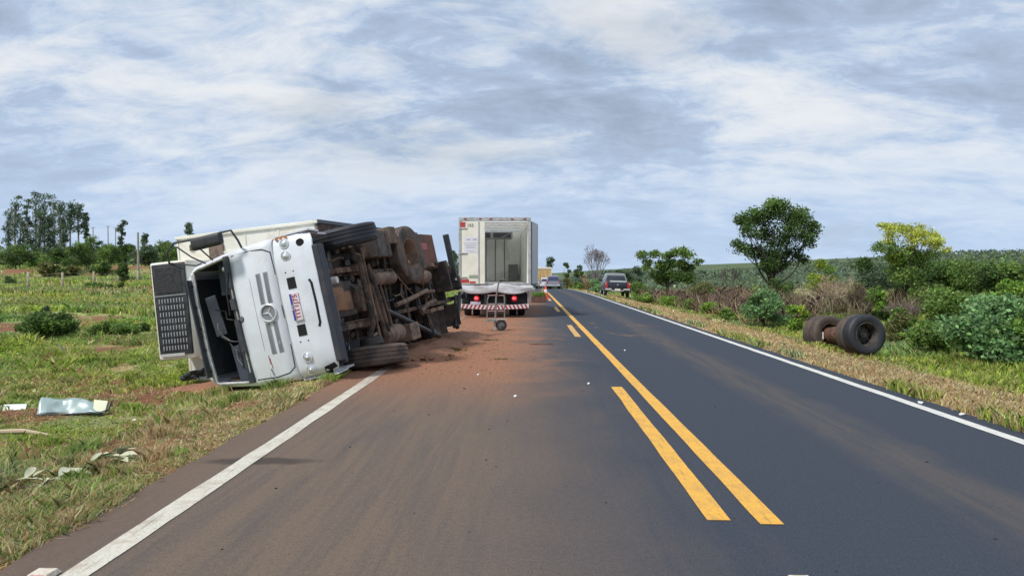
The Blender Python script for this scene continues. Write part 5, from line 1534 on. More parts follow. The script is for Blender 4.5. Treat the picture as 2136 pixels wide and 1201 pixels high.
wd_ = [(1345, 622, 50, 'green weeds at the foot of the brush right of the pickup'), (1392, 628, 46, 'green weeds at the foot of the brush below the spreading tree'), (1440, 634, 42, 'yellow green weeds along the brush'),
       (1486, 640, 38, 'bright green weeds midway between pickup and round bush'), (1524, 648, 33, 'green weeds touching the round bush on its left')]
for i, (px, pt, Y, l) in enumerate(wd_):
    bush('verge_weeds', l, px - 26, px + 26, pt - 14, Y, ('mid', 'bright')[i % 2], 1700, .11, 400 + i, k=7, up=.6, extra=[(400, 'bright')], depth=.6, cat='weeds')
for i, (px0, px1, pt, Y, p_, l) in enumerate([(1420, 1500, 583, 52, 'olive', 'olive bush in the brush belt under the hill'), (1300, 1360, 585, 62, 'mid', 'green bush behind the pickup on its right'), (1730, 1800, 575, 38, 'olive', 'olive shrub between the tan bush and the dark grey tree'),
                                       (1845, 1900, 640, 25, 'mid', 'leafy green weeds right behind the near wheel'), (2040, 2140, 575, 27, 'bright', 'pale yellow green shrub above the big pale bush')]):
    bush('scrub_bush', l, px0, px1, pt, Y, p_, 3000, .13, 420 + i, k=9, extra=[(600, 'mid')])
# umbrella-shaped tree
Y = 72; bx0 = PXC(1392, Y); zb = gz(bx0, Y)
lst = [(1335, 532, 12), (1350, 545, 11), (1365, 530, 11), (1390, 533, 12), (1410, 526, 13), (1430, 530, 15), (1450, 545, 9), (1425, 522, 10), (1345, 558, 9), (1375, 552, 12), (1400, 548, 13),
       (1420, 550, 12), (1435, 558, 12), (1390, 568, 14), (1410, 575, 14), (1430, 580, 14), (1380, 582, 12), (1365, 572, 10)]
plant('spreading_tree', 'flat-topped spreading tree behind the parked pickup', 'tree', bx0, Y, pix_clumps(Y, bx0, zb, lst), 7500, .22, 'mid', trunk_r=.14, trunk_top=(0, 0, 1.6), seed=9,
      extra=[(pix_clumps(Y, bx0, zb, lst[9:]), 3200, .22, 'dark')], subr=.5)
bush('dark_bush', 'dark rounded bush directly behind the pickup cab', 1262, 1330, 556, 84, 'grey', 2800, .22, 41, extra=[(900, 'dark')], k=9, cat='tree')
bush('dark_bush', 'small leaning tree left of the spreading tree', 1305, 1345, 548, 88, 'grey', 1400, .2, 42, k=5, cat='tree')
# trees at the end of the road
bush('round_tree', 'round-topped tree standing over the tipper truck', 1134, 1168, 533, 150, 'grey', 2300, .34, 43, k=8, cat='tree', group=None)
plantx = [(1168, 1192, 546, 125, 'narrow dark tree right of the grey hatchback'), (1196, 1222, 551, 112, 'small palm-like tree in front of the bare tree')]
for i, (a, b_, c, d, l) in enumerate(plantx):
    bush('roadside_tree', l, a, b_, c, d, 'grey', 1500, .28, 44 + i, k=7, cat='tree', extra=[(400, 'mid')], depth=1.2)
for i, (a, b_, c, d, p_, l) in enumerate([(1190, 1222, 586, 86, 'mid', 'low green bush at the bend of the right verge'), (1218, 1262, 580, 78, 'blue', 'pale green bush left of the pickup'), (1240, 1275, 590, 64, 'blue', 'small green bush touching the pickup on its left'),
                                       (1196, 1232, 566, 108, 'dry', 'brown dry bush under the palm-like tree'), (1168, 1200, 578, 118, 'olive', 'olive scrub right of the grey hatchback')]):
    bush('verge_bush', l, a, b_, c, d, p_, 1700, .2, 50 + i, k=7, depth=1.5)

# bare tree with purple twigs
def bare_tree(name, label, px, Y, py_top, width_px, seed, m, depth=5, levels_r=.075, leafy=0, spread=.42, cat='tree', y0=None, n0=5):
    rnd = random.Random(seed)
    x = PXC(px, Y); zb = gz(x, Y); H = PZC(py_top, Y) - zb
    o = empty(name, (x, Y, zb - .05)); tag(o, label, cat)
    bm = BM(); tips = []
    def grow(p, d, L, r, lv):
        q = p + d * L; mid = p + d * L * .5 + Vector((rnd.gauss(0, 1), rnd.gauss(0, 1), 0)) * L * .05
        tube(bm, [p, mid, q], [r, r * .85, r * .7], 5 if lv > 2 else 3, caps=False)
        if lv == 0: tips.append(q); return
        for k in range(3 if lv > 1 else 4):
            nd = (d + Vector((rnd.gauss(0, 1), rnd.gauss(0, 1), rnd.gauss(.12, .5))) * spread).normalized()
            nd.z = abs(nd.z) * .9 + .1
            grow(q, nd.normalized(), L * rnd.uniform(.62, .85), max(r * .62, .006 * Y / 40), lv - 1)
    for k in range(n0):
        a = 2 * math.pi * k / n0 + rnd.uniform(-.4, .4)
        d = Vector((math.cos(a) * .42, math.sin(a) * .42, 1)).normalized()
        grow(Vector((0, 0, 0)), d, H * .27, levels_r, depth - 1)
    # fit to the seen height and width
    zs_ = max(v.co.z for v in bm.verts); xs_ = max(abs(v.co.x) for v in bm.verts)
    W_ = width_px / 1540 * Y / 2
    for v in bm.verts: v.co.z *= H / zs_; v.co.x *= W_ / xs_; v.co.y *= W_ / xs_
    build('trunk', bm, m, o)
    if leafy:
        rng = np.random.default_rng(seed)
        T = np.array([[t.x * W_ / xs_, t.y * W_ / xs_, t.z * H / zs_] for t in tips])
        P = T[rng.integers(0, len(T), leafy)] + rng.normal(size=(leafy, 3)) * .06 * Y / 40
        V, F, C_ = leaves(rng, P, .05 * Y / 30 * rng.uniform(.6, 1.3, leafy), palette(rng, leafy, GREENS['purple' if leafy < 900 else 'dry']), .2, .5)
        np_mesh('crown', V, F, foliage, o, C_)
    return o
bare_tree('bare_tree', 'leafless tree with pale purple grey twigs beyond the pickup', 1243, 92, 508, 62, 61, bark_purple, 5, .10, 700)
bare_tree('dry_bush', 'tan leafless bush between the round bush and the flowering tree', 1718, 35, 566, 125, 62, mat('tan_twigs', (.44, .35, .25), .9, c2=(.30, .23, .16), scale=3), 5, .035, 1500, .6, 'bush', n0=6)
bare_tree('dry_bush', 'dark crooked bare shrub in front of the hill', 1518, 46, 552, 52, 63, bark, 4, .05, 260, .5, 'bush', n0=2)
bare_tree('dry_bush', 'grey tangle of bare branches left of the big pale bush', 1880, 30, 620, 90, 64, mat('grey_twigs', (.16, .135, .12), .9), 5, .03, 500, .65, 'bush', n0=5)
bare_tree('dry_bush', 'brown bare branches right of the tan leafless bush', 1790, 34, 590, 90, 65, mat('brown_twigs', (.12, .085, .065), .9), 5, .03, 600, .6, 'bush', n0=5)

# dry brush belt: a tangle of dead stems (nobody could count them)
def brush(name, px0, px1, Y0_, Y1_, h0, h1, n, cols, seed, width=.00055):
    rng = np.random.default_rng(seed)
    Yr = rng.uniform(Y0_, Y1_, n); pxr = rng.uniform(px0, px1, n)
    X = PXC(pxr, Yr)
    dens = fbm(X * .7, Yr * .7, 3, seed); keep = (rng.random(n) < ss((dens - .3) / .25)) & (X > XR + 3.6 + .9 * fbm(Yr * .4, Yr * 0, 2, 6)); X, Yr = X[keep], Yr[keep]; n = len(X)
    Z = ground_z(X, Yr)
    h = rng.uniform(h0, h1, n) * (.55 + .8 * fbm(X * .5, Yr * .5, 2, seed + 4))
    lean = rng.normal(size=(n, 2)) * .55 * h[:, None]
    wd = width * Yr * rng.uniform(.6, 1.5, n)
    ang = rng.uniform(0, math.pi, n); ux_, uy_ = np.cos(ang) * wd, np.sin(ang) * wd * .3
    z0 = Z + rng.uniform(0, .55, n) * h
    A = np.stack([X - ux_, Yr - uy_, z0], -1); B = np.stack([X + ux_, Yr + uy_, z0], -1)
    jx = rng.normal(size=n) * .06; mx_, my_ = X + lean[:, 0] * .45 + jx, Yr + lean[:, 1] * .45
    C1 = np.stack([mx_ - ux_ * .8, my_ - uy_ * .8, z0 + h * .5], -1); C2 = np.stack([mx_ + ux_ * .8, my_ + uy_ * .8, z0 + h * .5], -1)
    D = np.stack([X + lean[:, 0], Yr + lean[:, 1], z0 + h * rng.uniform(.6, 1., n)], -1)
    V = np.stack([A, B, C2, D, C1], 1).reshape(-1, 3)
    F = (np.arange(n) * 5)[:, None] + np.array([[0, 1, 2, 3, 4]])
    C_ = np.repeat(palette(rng, n, cols, .3), 5, axis=0)
    return tag(np_mesh(name, V, F, twigm, None, C_), 'tangle of dead brown stems and scrub along the right verge', 'dry brush', kind='stuff')
brush('dry_brush', 1320, 1560, 34, 62, .3, 1.0, 22000, GREENS['purple'] + GREENS['dry'][1:2], 71)
o_ = brush('dry_brush', 1560, 1900, 31, 46, .3, 1.1, 26000, GREENS['purple'] + GREENS['olive'][:1] + GREENS['dry'][1:2], 72); o_['label'] = 'dead brown stems under the trees around the tan bush'
o_ = brush('dry_brush', 1320, 1560, 30, 50, .2, .6, 14000, GREENS['dry'] + GREENS['olive'], 73); o_['label'] = 'straw coloured dead stems in front of the brush belt'

# hillside woodland and far tree lines as one mass each
def woods(name, label, pts, r, leaf, pal, seed, per):
    rng = np.random.default_rng(seed)
    n = len(pts) * per
    k = np.repeat(np.arange(len(pts)), per)
    e = rng.normal(size=(n, 3)); e /= np.linalg.norm(e, axis=1, keepdims=True); e[:, 2] = np.abs(e[:, 2]) * .9
    rr = (r * rng.uniform(.6, 1.35, len(pts)))[k][:, None]
    P = pts[k] + e * rr * rng.random((n, 1)) ** .4
    tone = (1 + .2 * rng.normal(size=len(pts))).clip(.45, 1.7)[k][:, None]
    C_ = palette(rng, n, pal, .22) * tone
    V, F, C2 = leaves(rng, P, leaf * rng.uniform(.6, 1.3, n), C_.clip(0, .8), .3, .7)
    o = np_mesh(name, V, F, foliage, None, C2)
    return tag(o, label, 'woodland', kind='stuff')
rng = np.random.default_rng(91)
n = 5200
Yw = np.exp(rng.uniform(math.log(95), math.log(620), n)); pxw = rng.uniform(1200, 2260, n); Xw = PXC(pxw, Yw)
k_ = (Xw > 14) & (rng.random(n) < .35 + .65 * ss((Yw - 200) / 200))
Xw, Yw = Xw[k_], Yw[k_]
Pw = np.stack([Xw, Yw, ground_z(Xw, Yw) + .4], -1)
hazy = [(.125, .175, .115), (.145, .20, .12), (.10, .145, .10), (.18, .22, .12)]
for lo, hi, rr, lf, per in ((90, 200, 1.2, .5, 26), (200, 380, 2.0, 1.0, 18), (380, 640, 2.6, 1.5, 14)):
    q = (Pw[:, 1] >= lo) & (Pw[:, 1] < hi)
    woods('hillside_woodland', {90: 'scattered scrub on the near slope right of the road', 200: 'woodland covering the middle of the hillside', 380: 'woodland on the ridge at the skyline'}[lo], Pw[q], rr, lf, hazy, 92 + lo, per)
# far line closing the view in the middle and on the left
n = 900; Yw = rng.uniform(260, 420, n); pxw = rng.uniform(900, 1480, n); Xw = PXC(pxw, Yw)
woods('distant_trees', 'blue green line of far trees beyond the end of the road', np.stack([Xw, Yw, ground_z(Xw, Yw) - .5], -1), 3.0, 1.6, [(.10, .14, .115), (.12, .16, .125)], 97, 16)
n = 1100; Yw = rng.uniform(125, 210, n); pxw = rng.uniform(-200, 960, n); Xw = PXC(pxw, Yw)
woods('distant_trees', 'mass of trees closing the far side of the left field', np.stack([Xw, Yw, ground_z(Xw, Yw) + .6], -1), 3.1, .9, [(.085, .145, .06), (.11, .17, .07), (.15, .20, .085)], 98, 30)

# ---- left-hand side ---------------------------------------------------------
rng = np.random.default_rng(120)
# individually visible field trees: px, top py, half width px, Y, palette
field = [(20, 505, 34, 92, 'dark', 'dark bushy tree at the far left below the eucalyptus row'), (60, 520, 28, 98, 'mid', 'mid green tree in the far left thicket'),
         (105, 515, 26, 104, 'dark', 'dark green tree behind the straw-coloured bank'), (150, 498, 34, 86, 'dark', 'broad dark tree with low crown in the middle of the left thicket'),
         (185, 490, 26, 112, 'mid', 'light green tree rising behind the broad dark tree'), (222, 505, 26, 98, 'mid', 'mid green tree left of the concrete pole'),
         (258, 505, 24, 104, 'dark', 'dark tree just left of the concrete pole'), (300, 508, 30, 92, 'grey', 'grey green tree right of the concrete pole'),
         (338, 500, 26, 99, 'mid', 'green tree beside the refrigeration unit'), (368, 515, 26, 94, 'mid', 'green tree hidden partly by the refrigeration unit'),
         (945, 520, 20, 118, 'dark', 'tree seen in the gap between the two trucks'), (85, 545, 20, 84, 'olive', 'olive shrub in front of the left thicket'),
         (130, 552, 18, 82, 'olive', 'small olive shrub below the left thicket'), (205, 548, 18, 84, 'dark', 'small dark shrub at the red bank'), (330, 550, 20, 82, 'grey', 'low grey shrub at the end of the field')]
for i, (px, pt, hwp, Y, pal, l) in enumerate(field):
    bush('field_tree', l, px - hwp, px + hwp, pt, Y, pal, 2600, .24, 200 + i, k=10, cat='tree', extra=[(600, 'mid' if pal == 'dark' else 'dark')], depth=2.0, group=None)
bush('small_tree', 'small dark tree standing alone beside the fence', 226, 266, 543, 50, 'dark', 3200, .12, 220, k=8, cat='tree', depth=.5)
bush('hedge_bush', 'low dense green bush between the fence posts', 130, 232, 588, 51, 'mid', 4200, .13, 221, k=12, depth=.7, extra=[(800, 'bright')])
bush('field_bush', 'dark green bush in the left field nearer the camera', 16, 150, 652, 21, 'dark', 8500, .10, 222, k=12, depth=.7, extra=[(2200, 'mid'), (600, 'bright')], zbase=gz(PXC(85, 21), 21) - .05)
bush('field_bush', 'long low grassy bush left of the refrigeration unit', 130, 305, 668, 22.5, 'mid', 7500, .11, 223, k=14, depth=.7, extra=[(2200, 'dark')], up=.7)
bush('field_bush', 'small dark bush at the left edge of the field', -10, 22, 568, 60, 'dark', 900, .14, 224, k=4)
bush('field_bush', 'dry grey shrub at the top of the dark field bush', 66, 104, 638, 23, 'grey', 900, .09, 225, k=4, up=.8)

# eucalyptus row
rnd = random.Random(14)
eu = [(20, 404, 13), (42, 412, 11), (60, 398, 13), (78, 402, 14), (97, 402, 13), (113, 420, 12), (135, 418, 12), (150, 420, 13), (168, 442, 8), (2, 440, 12), (70, 440, 12), (88, 450, 10), (30, 450, 12), (120, 452, 9)]
EUL = ['eucalyptus near the left end of the skyline row, with full crown', 'eucalyptus with slightly lower top just right of the left end crown', 'tallest eucalyptus of the left skyline row',
       'eucalyptus touching the tallest one on its right', 'eucalyptus in the middle of the skyline row with pointed crown', 'shorter eucalyptus right of the middle of the row',
       'eucalyptus with long bare trunk, leftmost of the three bare trunks', 'eucalyptus with long bare trunk, middle of the three bare trunks', 'shortest outer eucalyptus at the right end of the row',
       'eucalyptus cut by the left picture edge', 'low eucalyptus in front of the two tallest crowns', 'low eucalyptus crown below the pointed crown', 'low eucalyptus crown below the left end crown', 'low eucalyptus left of the bare trunks']
for i, (px, pt, hwp) in enumerate(eu):
    Y = 138 + (i % 5) * 3.1
    x = PXC(px, Y); zb = gz(x, Y); H = PZC(pt, Y) - zb
    w = hwp / 1540 * Y
    k = []
    z0 = H * (.36 if i in (6, 7, 8) else .28)
    if i in (6, 7, 8): z0 = H * .55
    for q in range(9):
        t = q / 8; zz = z0 + (H - z0 - w * .5) * t
        a = rnd.uniform(0, 6.28); off = w * rnd.uniform(.1, .8) * (1.1 - .6 * t)
        k.append((math.cos(a) * off, math.sin(a) * off, zz, w * rnd.uniform(.5, .85)))
    plant('eucalyptus_tree', EUL[i], 'tree', x, Y, k, 1500, .34, 'grey', 'tall eucalyptus row on the left skyline', trunk_r=.15, trunk_top=(0, 0, H * .86),
          bark_m=mat('eucalyptus_bark', (.22, .20, .175), .9), seed=300 + i, subr=.6, sub=6, twigs=0)
for (px, pt, hwp, Y, l) in ((244, 456, 9, 130, 'thin lone conifer-like tree on the left skyline'), (388, 461, 11, 120, 'small round treetop above the refrigerated box'), (291, 484, 9, 125, 'small round tree beside the concrete pole')):
    x = PXC(px, Y); zb = gz(x, Y); H = PZC(pt, Y) - zb; w = hwp / 1540 * Y
    k = [(rnd.uniform(-.4, .4) * w, rnd.uniform(-.4, .4) * w, H * t, w * rnd.uniform(.5, .75)) for t in (.5, .6, .7, .78, .86, .93)]
    plant('skyline_tree', l, 'tree', x, Y, k, 900, .34, 'grey', trunk_r=.13, trunk_top=(0, 0, H * .8), seed=int(px), subr=.5, sub=6)

# concrete pole and far power poles
def pole(px, Y, pt, label, r=.12, name='concrete_pole', arm=True):
    x = PXC(px, Y); zb = gz(x, Y); H = PZC(pt, Y) - zb
    o = empty(name, (x, Y, zb)); tag(o, label, 'pole')
    bm = BM(); cyl(bm, (0, 0, -.1), (0, 0, H), r, r * .7, 10); build('post', bm, concrete, o, autosmooth=R(40))
    if arm:
        bm = BM(); box(bm, (0, 0, H - .35), (1.6, .10, .12), .01); build('cross_arm', bm, wood_post, o)
        for s in (-.7, 0, .7):
            bm = BM(); cyl(bm, (s, 0, H - .29), (s, 0, H - .12), .05, .03, 8); build('insulator', bm, plastic, o)
    return o
pole(279, 78, 484, 'pale concrete pole standing in the left field', .14, arm=False)
pole(215, 260, 470, 'leftmost of the far power poles on the skyline', .22, 'power_pole')
pole(231, 290, 473, 'second far power pole on the skyline', .22, 'power_pole')
pole(183, 240, 472, 'far power pole nearest the eucalyptus row', .20, 'power_pole')

# fence
posts = [(-29.6, 36), (-31.0, 42), (-33.1, 48), (-34.6, 54), (-35.9, 60), (-37.2, 66), (-38.6, 72)]
fe = empty('wire_fence', (posts[2][0], posts[2][1], gz(*posts[2]))); tag(fe, 'pale wooden posts and thin wires of the fence across the left field', 'fence')
ox_, oy_, oz_ = posts[2][0], posts[2][1], gz(*posts[2])
random.seed(5)
for (x, y) in posts:
    bm = BM(); cyl(bm, (x - ox_, y - oy_, gz(x, y) - oz_ - .2), (x - ox_ + random.uniform(-.04, .04), y - oy_, gz(x, y) - oz_ + 1.22 + random.uniform(-.05, .05)), .085, .075, 8); build('fence_post', bm, wood_post, fe, autosmooth=R(40))
for h in (.35, .65, .95, 1.15):
    bm = BM(); pts = []
    for (x0, y0), (x1, y1) in zip(posts, posts[1:]):
        for t in (0, .5): pts.append((x0 + (x1 - x0) * t - ox_, y0 + (y1 - y0) * t - oy_, gz(x0 + (x1 - x0) * t, y0 + (y1 - y0) * t) * 1.0 - oz_ + h - (.03 if t else 0)))
    tube(bm, pts, .012, 4); build('fence_wire', bm, wire, fe)

# ================================================================== GRASS
def grass(name, label, X, Y, hgt, seed, cols, wk=.0022, lean=.5, segs=2):
    rng = np.random.default_rng(seed)
    n = len(X)
    Z = ground_z(X, Y)
    dist = np.sqrt(X ** 2 + Y ** 2)
    wd = np.maximum(.0035, wk * dist) * rng.uniform(.6, 1.3, n) * .5
    a = rng.uniform(0, 2 * math.pi, n); l = lean * rng.uniform(.15, 1.2, n) * hgt
    lx, ly = np.cos(a) * l, np.sin(a) * l
    b = rng.uniform(0, math.pi, n); ux_, uy_ = np.cos(b) * wd, np.sin(b) * wd
    A = np.stack([X - ux_, Y - uy_, Z - .01], -1); B = np.stack([X + ux_, Y + uy_, Z - .01], -1)
    M1 = np.stack([X + lx * .35 - ux_ * .8, Y + ly * .35 - uy_ * .8, Z + hgt * .6], -1); M2 = np.stack([X + lx * .35 + ux_ * .8, Y + ly * .35 + uy_ * .8, Z + hgt * .6], -1)
    T = np.stack([X + lx, Y + ly, Z + hgt * .95], -1)
    V = np.stack([A, B, M2, T, M1], 1).reshape(-1, 3)
    F = (np.arange(n) * 5)[:, None] + np.array([[0, 1, 2, 3, 4]])
    C_ = np.repeat(cols, 5, axis=0)
    o = np_mesh(name, V, F, blade, None, C_)
    return tag(o, label, 'grass', kind='stuff')

def sample_view(rng, n, y0, y1, side, px_lim):
    Yv = np.exp(rng.uniform(math.log(y0), math.log(y1), n))
    if side < 0:
        lo = (px_lim - 1104) / 1540 * Yv; hi = np.full(n, XL - .0)
    else:
        lo = np.full(n, XR); hi = (px_lim - 1104) / 1540 * Yv
    ok = hi > lo
    Yv, lo, hi = Yv[ok], lo[ok], hi[ok]
    w = hi - lo; keep = rng.random(len(Yv)) < w / (Yv * .75)
    Yv, lo, hi = Yv[keep], lo[keep], hi[keep]
    return lo + (hi - lo) * rng.random(len(Yv)), Yv

def tufts(rng, X, Y, per, spread):
    k = np.repeat(np.arange(len(X)), per)
    d = np.sqrt(X[k] ** 2 + Y[k] ** 2)
    s = spread * (1 + .02 * d)
    return X[k] + rng.normal(size=len(k)) * s, Y[k] + rng.normal(size=len(k)) * s, k

rng = np.random.default_rng(555)
def clear_of_debris(X, Y):
    m = np.ones(len(X), bool)
    for (px, py, r) in ((130, 880, .55), (60, 880, .5), (190, 885, .5), (235, 985, .22), (128, 1020, .2), (55, 1042, .2), (497, 812, .3), (440, 806, .4), (10, 870, .3), (235, 1000, .2), (125, 905, .4)):
        Yq = 1540 * 1.9 / (py - 570); xq = (px - 1104) / 1540 * Yq
        m &= (np.abs(X - xq) > r) | (np.abs(Y - Yq) > r * 1.2)
    return m
GCOL = np.array([(.20, .34, .07), (.29, .43, .09), (.39, .50, .13), (.50, .56, .22)])
SCOL = np.array([(.70, .53, .29), (.58, .41, .22), (.44, .28, .155), (.76, .64, .40)])
DCOL = np.array([(.075, .15, .045), (.10, .19, .06)])
def grass_cols(rng, X, Y, k, strawness):
    n = len(X)
    c = GCOL[rng.integers(0, 4, n)].copy()
    dk = rng.random(n) < .12; c[dk] = DCOL[rng.integers(0, 2, dk.sum())]
    st = rng.random(n) < strawness; c[st] = SCOL[rng.integers(0, 4, st.sum())]
    big = ss((fbm(X * .22, Y * .22, 3, 301) - .42) / .2)[:, None]; big = np.where(st[:, None], 0, big); c = c * (1 - big * np.array([[-.22, -.16, .25]]))
    blu = ss((fbm(X * .3, Y * .2, 3, 311) - .5) / .15)[:, None]; blu = np.where(st[:, None], 0, blu); c = c * (1 - blu * np.array([[.30, .12, -.35]]))
    tt = (1 + .2 * rng.normal(size=k.max() + 1)).clip(.5, 1.6)[k][:, None]
    return (c * tt * (1 + .12 * rng.normal(size=(n, 1)))).clip(.01, .8)

# left verge and field
TX, TY = sample_view(rng, 42000, 2.4, 34, -1, -180)
dirt = dirtmask(TX, TY); cov = fbm(TX * .8, TY * .8, 3, 61)
keep = rng.random(len(TX)) < (1 - .72 * dirt) * (.10 + .90 * ss((cov - .38) / .2))
# keep the crash site flattened
TX, TY = TX[keep], TY[keep]
X_, Y_, k = tufts(rng, TX, TY, 17, .055)
ok = X_ < XL + .02 * rng.normal(size=len(X_)) + .05 * np.sin(Y_ * 3); X_, Y_, k = X_[ok], Y_[ok], k[ok]
hh = (.028 + .10 * ss((fbm(X_ * .8, Y_ * .8, 3, 71) - .42) / .25) + .045 * rng.random(len(X_))) * (.5 + .5 * ss((XL - X_) / 1.8)) * (1 - .45 * dirtmask(X_, Y_))
tall = (rng.random(len(TX)) < .05)[k]; hh = np.where(tall, hh * 1.9, hh)
hh *= 1 + ss((Y_ - 12) / 14) * .5
hh = np.where(clear_of_debris(X_, Y_), hh, hh * .45)
strawn = np.clip(.66 - .38 * ss((XL - X_ - .6) / 2.2) + .5 * (fbm(X_ * .9, Y_ * .9, 3, 81) - .5) * 2 * .8 - .12 * ss((Y_ - 12) / 8), .03, .92)
grass('verge_grass', 'green and straw grass tufts covering the left verge', X_, Y_, hh, 5, grass_cols(rng, X_, Y_, k, strawn), .0014, 1.05)
# flat dead litter between the tufts
LX, LY = sample_view(rng, 60000, 2.6, 20, -1, -100)
ok = (LX > -9.5) & (rng.random(len(LX)) < .9) & (LX < XL + .06 * np.sin(LY * 5))
LX, LY = LX[ok], LY[ok]
lc = SCOL[rng.integers(0, 4, len(LX))] * rng.uniform(.5, 1.1, (len(LX), 1))
grass('straw_litter', 'flat dead straw lying between the tufts of the left verge', LX, LY, rng.uniform(.012, .03, len(LX)), 16, lc, .0011, 6.)
# larger clumps
nb = 70
CX, CY = sample_view(rng, nb * 3, 3.0, 18, -1, -60)
CX, CY = CX[:nb], CY[:nb]
X_, Y_, k = tufts(rng, CX, CY, 330, .055)
ok = X_ < XL - .02; X_, Y_, k = X_[ok], Y_[ok], k[ok]
ok = clear_of_debris(X_, Y_); X_, Y_, k = X_[ok], Y_[ok], k[ok]
hb = rng.uniform(.07, .16, nb)[k] * rng.uniform(.45, 1.15, len(k))
sb = rng.random(nb)[k] ** 1.6
grass('grass_clumps', 'larger grass clumps standing out of the left verge', X_, Y_, hb, 15, grass_cols(rng, X_, Y_, k, sb), .0009, .9)
# the further field
TX, TY = sample_view(rng, 21000, 30, 110, -1, -120)
dirt = dirtmask(TX, TY); keep = rng.random(len(TX)) < (1 - .92 * dirt)
TX, TY = TX[keep], TY[keep]
X_, Y_, k = tufts(rng, TX, TY, 7, .12)
ok = X_ < XL - .1; X_, Y_, k = X_[ok], Y_[ok], k[ok]
hh = .12 + .22 * ss((fbm(X_ * .2, Y_ * .2, 3, 72) - .35) / .3) + .08 * rng.random(len(X_))
sn = np.clip(.22 + 1.0 * (fbm(X_ * .15, Y_ * .15, 3, 82) - .5), .03, .8)
grass('field_grass', 'green grass of the far left field', X_, Y_, hh, 6, grass_cols(rng, X_, Y_, k, sn), .0018)
# right verge: short straw near the road, greener and taller away from it
TX, TY = sample_view(rng, 25000, 6.0, 95, 1, 2330)
dr = TX - XR
keep = (rng.random(len(TX)) < .92) & (dr < 16)
TX, TY = TX[keep], TY[keep]
X_, Y_, k = tufts(rng, TX, TY, 13, .06)
ok = X_ > XR - .02 + .05 * np.sin(Y_ * 2.3) + .02 * rng.normal(size=len(X_)); X_, Y_, k = X_[ok], Y_[ok], k[ok]
dr = X_ - XR
gn = fbm(X_ * .6, Y_ * .45, 3, 73)
green = np.clip(ss((dr - 2.2 + 3.4 * (gn - .5)) / 1.6) + .75 * ss((.45 - dr) / .3) * (vnoise(Y_ * .9, Y_ * 0, 5) > .45), 0, 1)
hh = (.045 + .05 * rng.random(len(X_))) + green * (.05 + .12 * rng.random(len(X_))) + .10 * ss((dr - 4.2) / 1.2) * green
park = (np.abs(X_ - 6.42) < 1.0) & (Y_ > 53.5) & (Y_ < 60); hh = np.where(park, hh * .4, hh)
grass('verge_grass', 'straw and green grass along the right verge', X_, Y_, hh, 7, grass_cols(rng, X_, Y_, k, np.clip(.90 - .76 * green, .05, .95)), .0014, .8)
# branches in the crate
rr_ = np.random.default_rng(77)
P = np.stack([rr_.uniform(-.38, .38, 900), rr_.uniform(-.3, .3, 900), rr_.uniform(.24, .56, 900)], -1)
V, F, C_ = leaves(rr_, P, .10 * rr_.uniform(.6, 1.3, 900), palette(rr_, 900, GREENS['bright'] + GREENS['mid']), .4, .4)
lv = np_mesh('cut_branches', V, F, foliage, cr, C_); lv['kind'] = 'stuff'

# ================================================================== DEBRIS
def scatter_mesh(name, label, cat, pts, smin, smax, m, seed, flat=.5, kind='stuff'):
    rnd = random.Random(seed); bm = BM()
    for (x, y) in pts:
        s = rnd.uniform(smin, smax); z = gz(x, y)
        r = bmesh.ops.create_icosphere(bm, subdivisions=1, radius=s, matrix=Matrix.Translation((x, y, z + s * flat * .6)) @ Matrix.Rotation(rnd.uniform(0, 6), 4, 'Z'))
        for v in r['verts']:
            d = v.co - Vector((x, y, z + s * flat * .6)); v.co = Vector((x, y, z + s * flat * .6)) + Vector((d.x * rnd.uniform(.6, 1.4), d.y * rnd.uniform(.6, 1.3), d.z * flat * rnd.uniform(.6, 1.3)))
    return tag(build(name, bm, m), label, cat, kind=kind)
rnd = random.Random(31)
pts = []
for i in range(600):
    y = rnd.gauss(17, 4.2); x = rnd.gauss(-1.5, .75)
    if 11.5 < y < 27 and -2.6 < x < 1.0: pts.append((x, y))
scatter_mesh('soil_clods', 'small red soil clods spilled on the lane beside the wreck', 'soil', pts, .006, .022, mat('lane_soil_clod', (.30, .15, .085), .95, c2=(.20, .10, .055), scale=14), 3)
pts = [(rnd.gauss(-2.3, .35), rnd.uniform(13.4, 19.8)) for _ in range(300)]
scatter_mesh('soil_clods', 'red soil pushed up along the underside of the wreck', 'soil', pts, .02, .09, clod, 4)
pts = [(rnd.uniform(-2.4, 4.2), 3.8 + 16 * rnd.random() ** 1.4) for _ in range(60)]
scatter_mesh('road_grit', 'dark grit scattered over the asphalt', 'grit', pts, .005, .012, mat('dark_grit', (.03, .026, .024), .9), 6)
def bank(name, label, x, y, rx, ry, h, m, seed):
    bm = BM(); N1, N2 = 26, 20; G = []
    for j in range(N2 + 1):
        row = []
        for i in range(N1 + 1):
            u = i / N1 * 2 - 1; v = j / N2 * 2 - 1; q = max(0, 1 - u * u - v * v)
            hh_ = h * q ** .7 * (.45 + 1.1 * float(fbm((x + u * rx) * 3, (y + v * ry) * 3, 4, seed))) - .03
            row.append(bm.verts.new(Vector((x + u * rx, y + v * ry, gz(x + u * rx, y + v * ry) + hh_))))
        G.append(row)
    for j in range(N2):
        for i in range(N1): bm.faces.new((G[j][i], G[j][i + 1], G[j + 1][i + 1], G[j + 1][i]))
    return tag(build(name, bm, m, smooth=True), label, 'soil', kind='stuff')
bank('soil_heap', 'low ridge of churned red soil behind the bottom front wheel', -2.15, 15.8, .75, 2.4, .16, clod, 5)
bank('soil_heap', 'red soil at the rear end of the wreck', -1.75, 18.2, .8, 1.3, .16, clod, 6)
bank('soil_heap', 'red brown earth thrown up under the cab and refrigeration unit', -5.1, 12.6, 1.1, .7, .16, clod, 7)

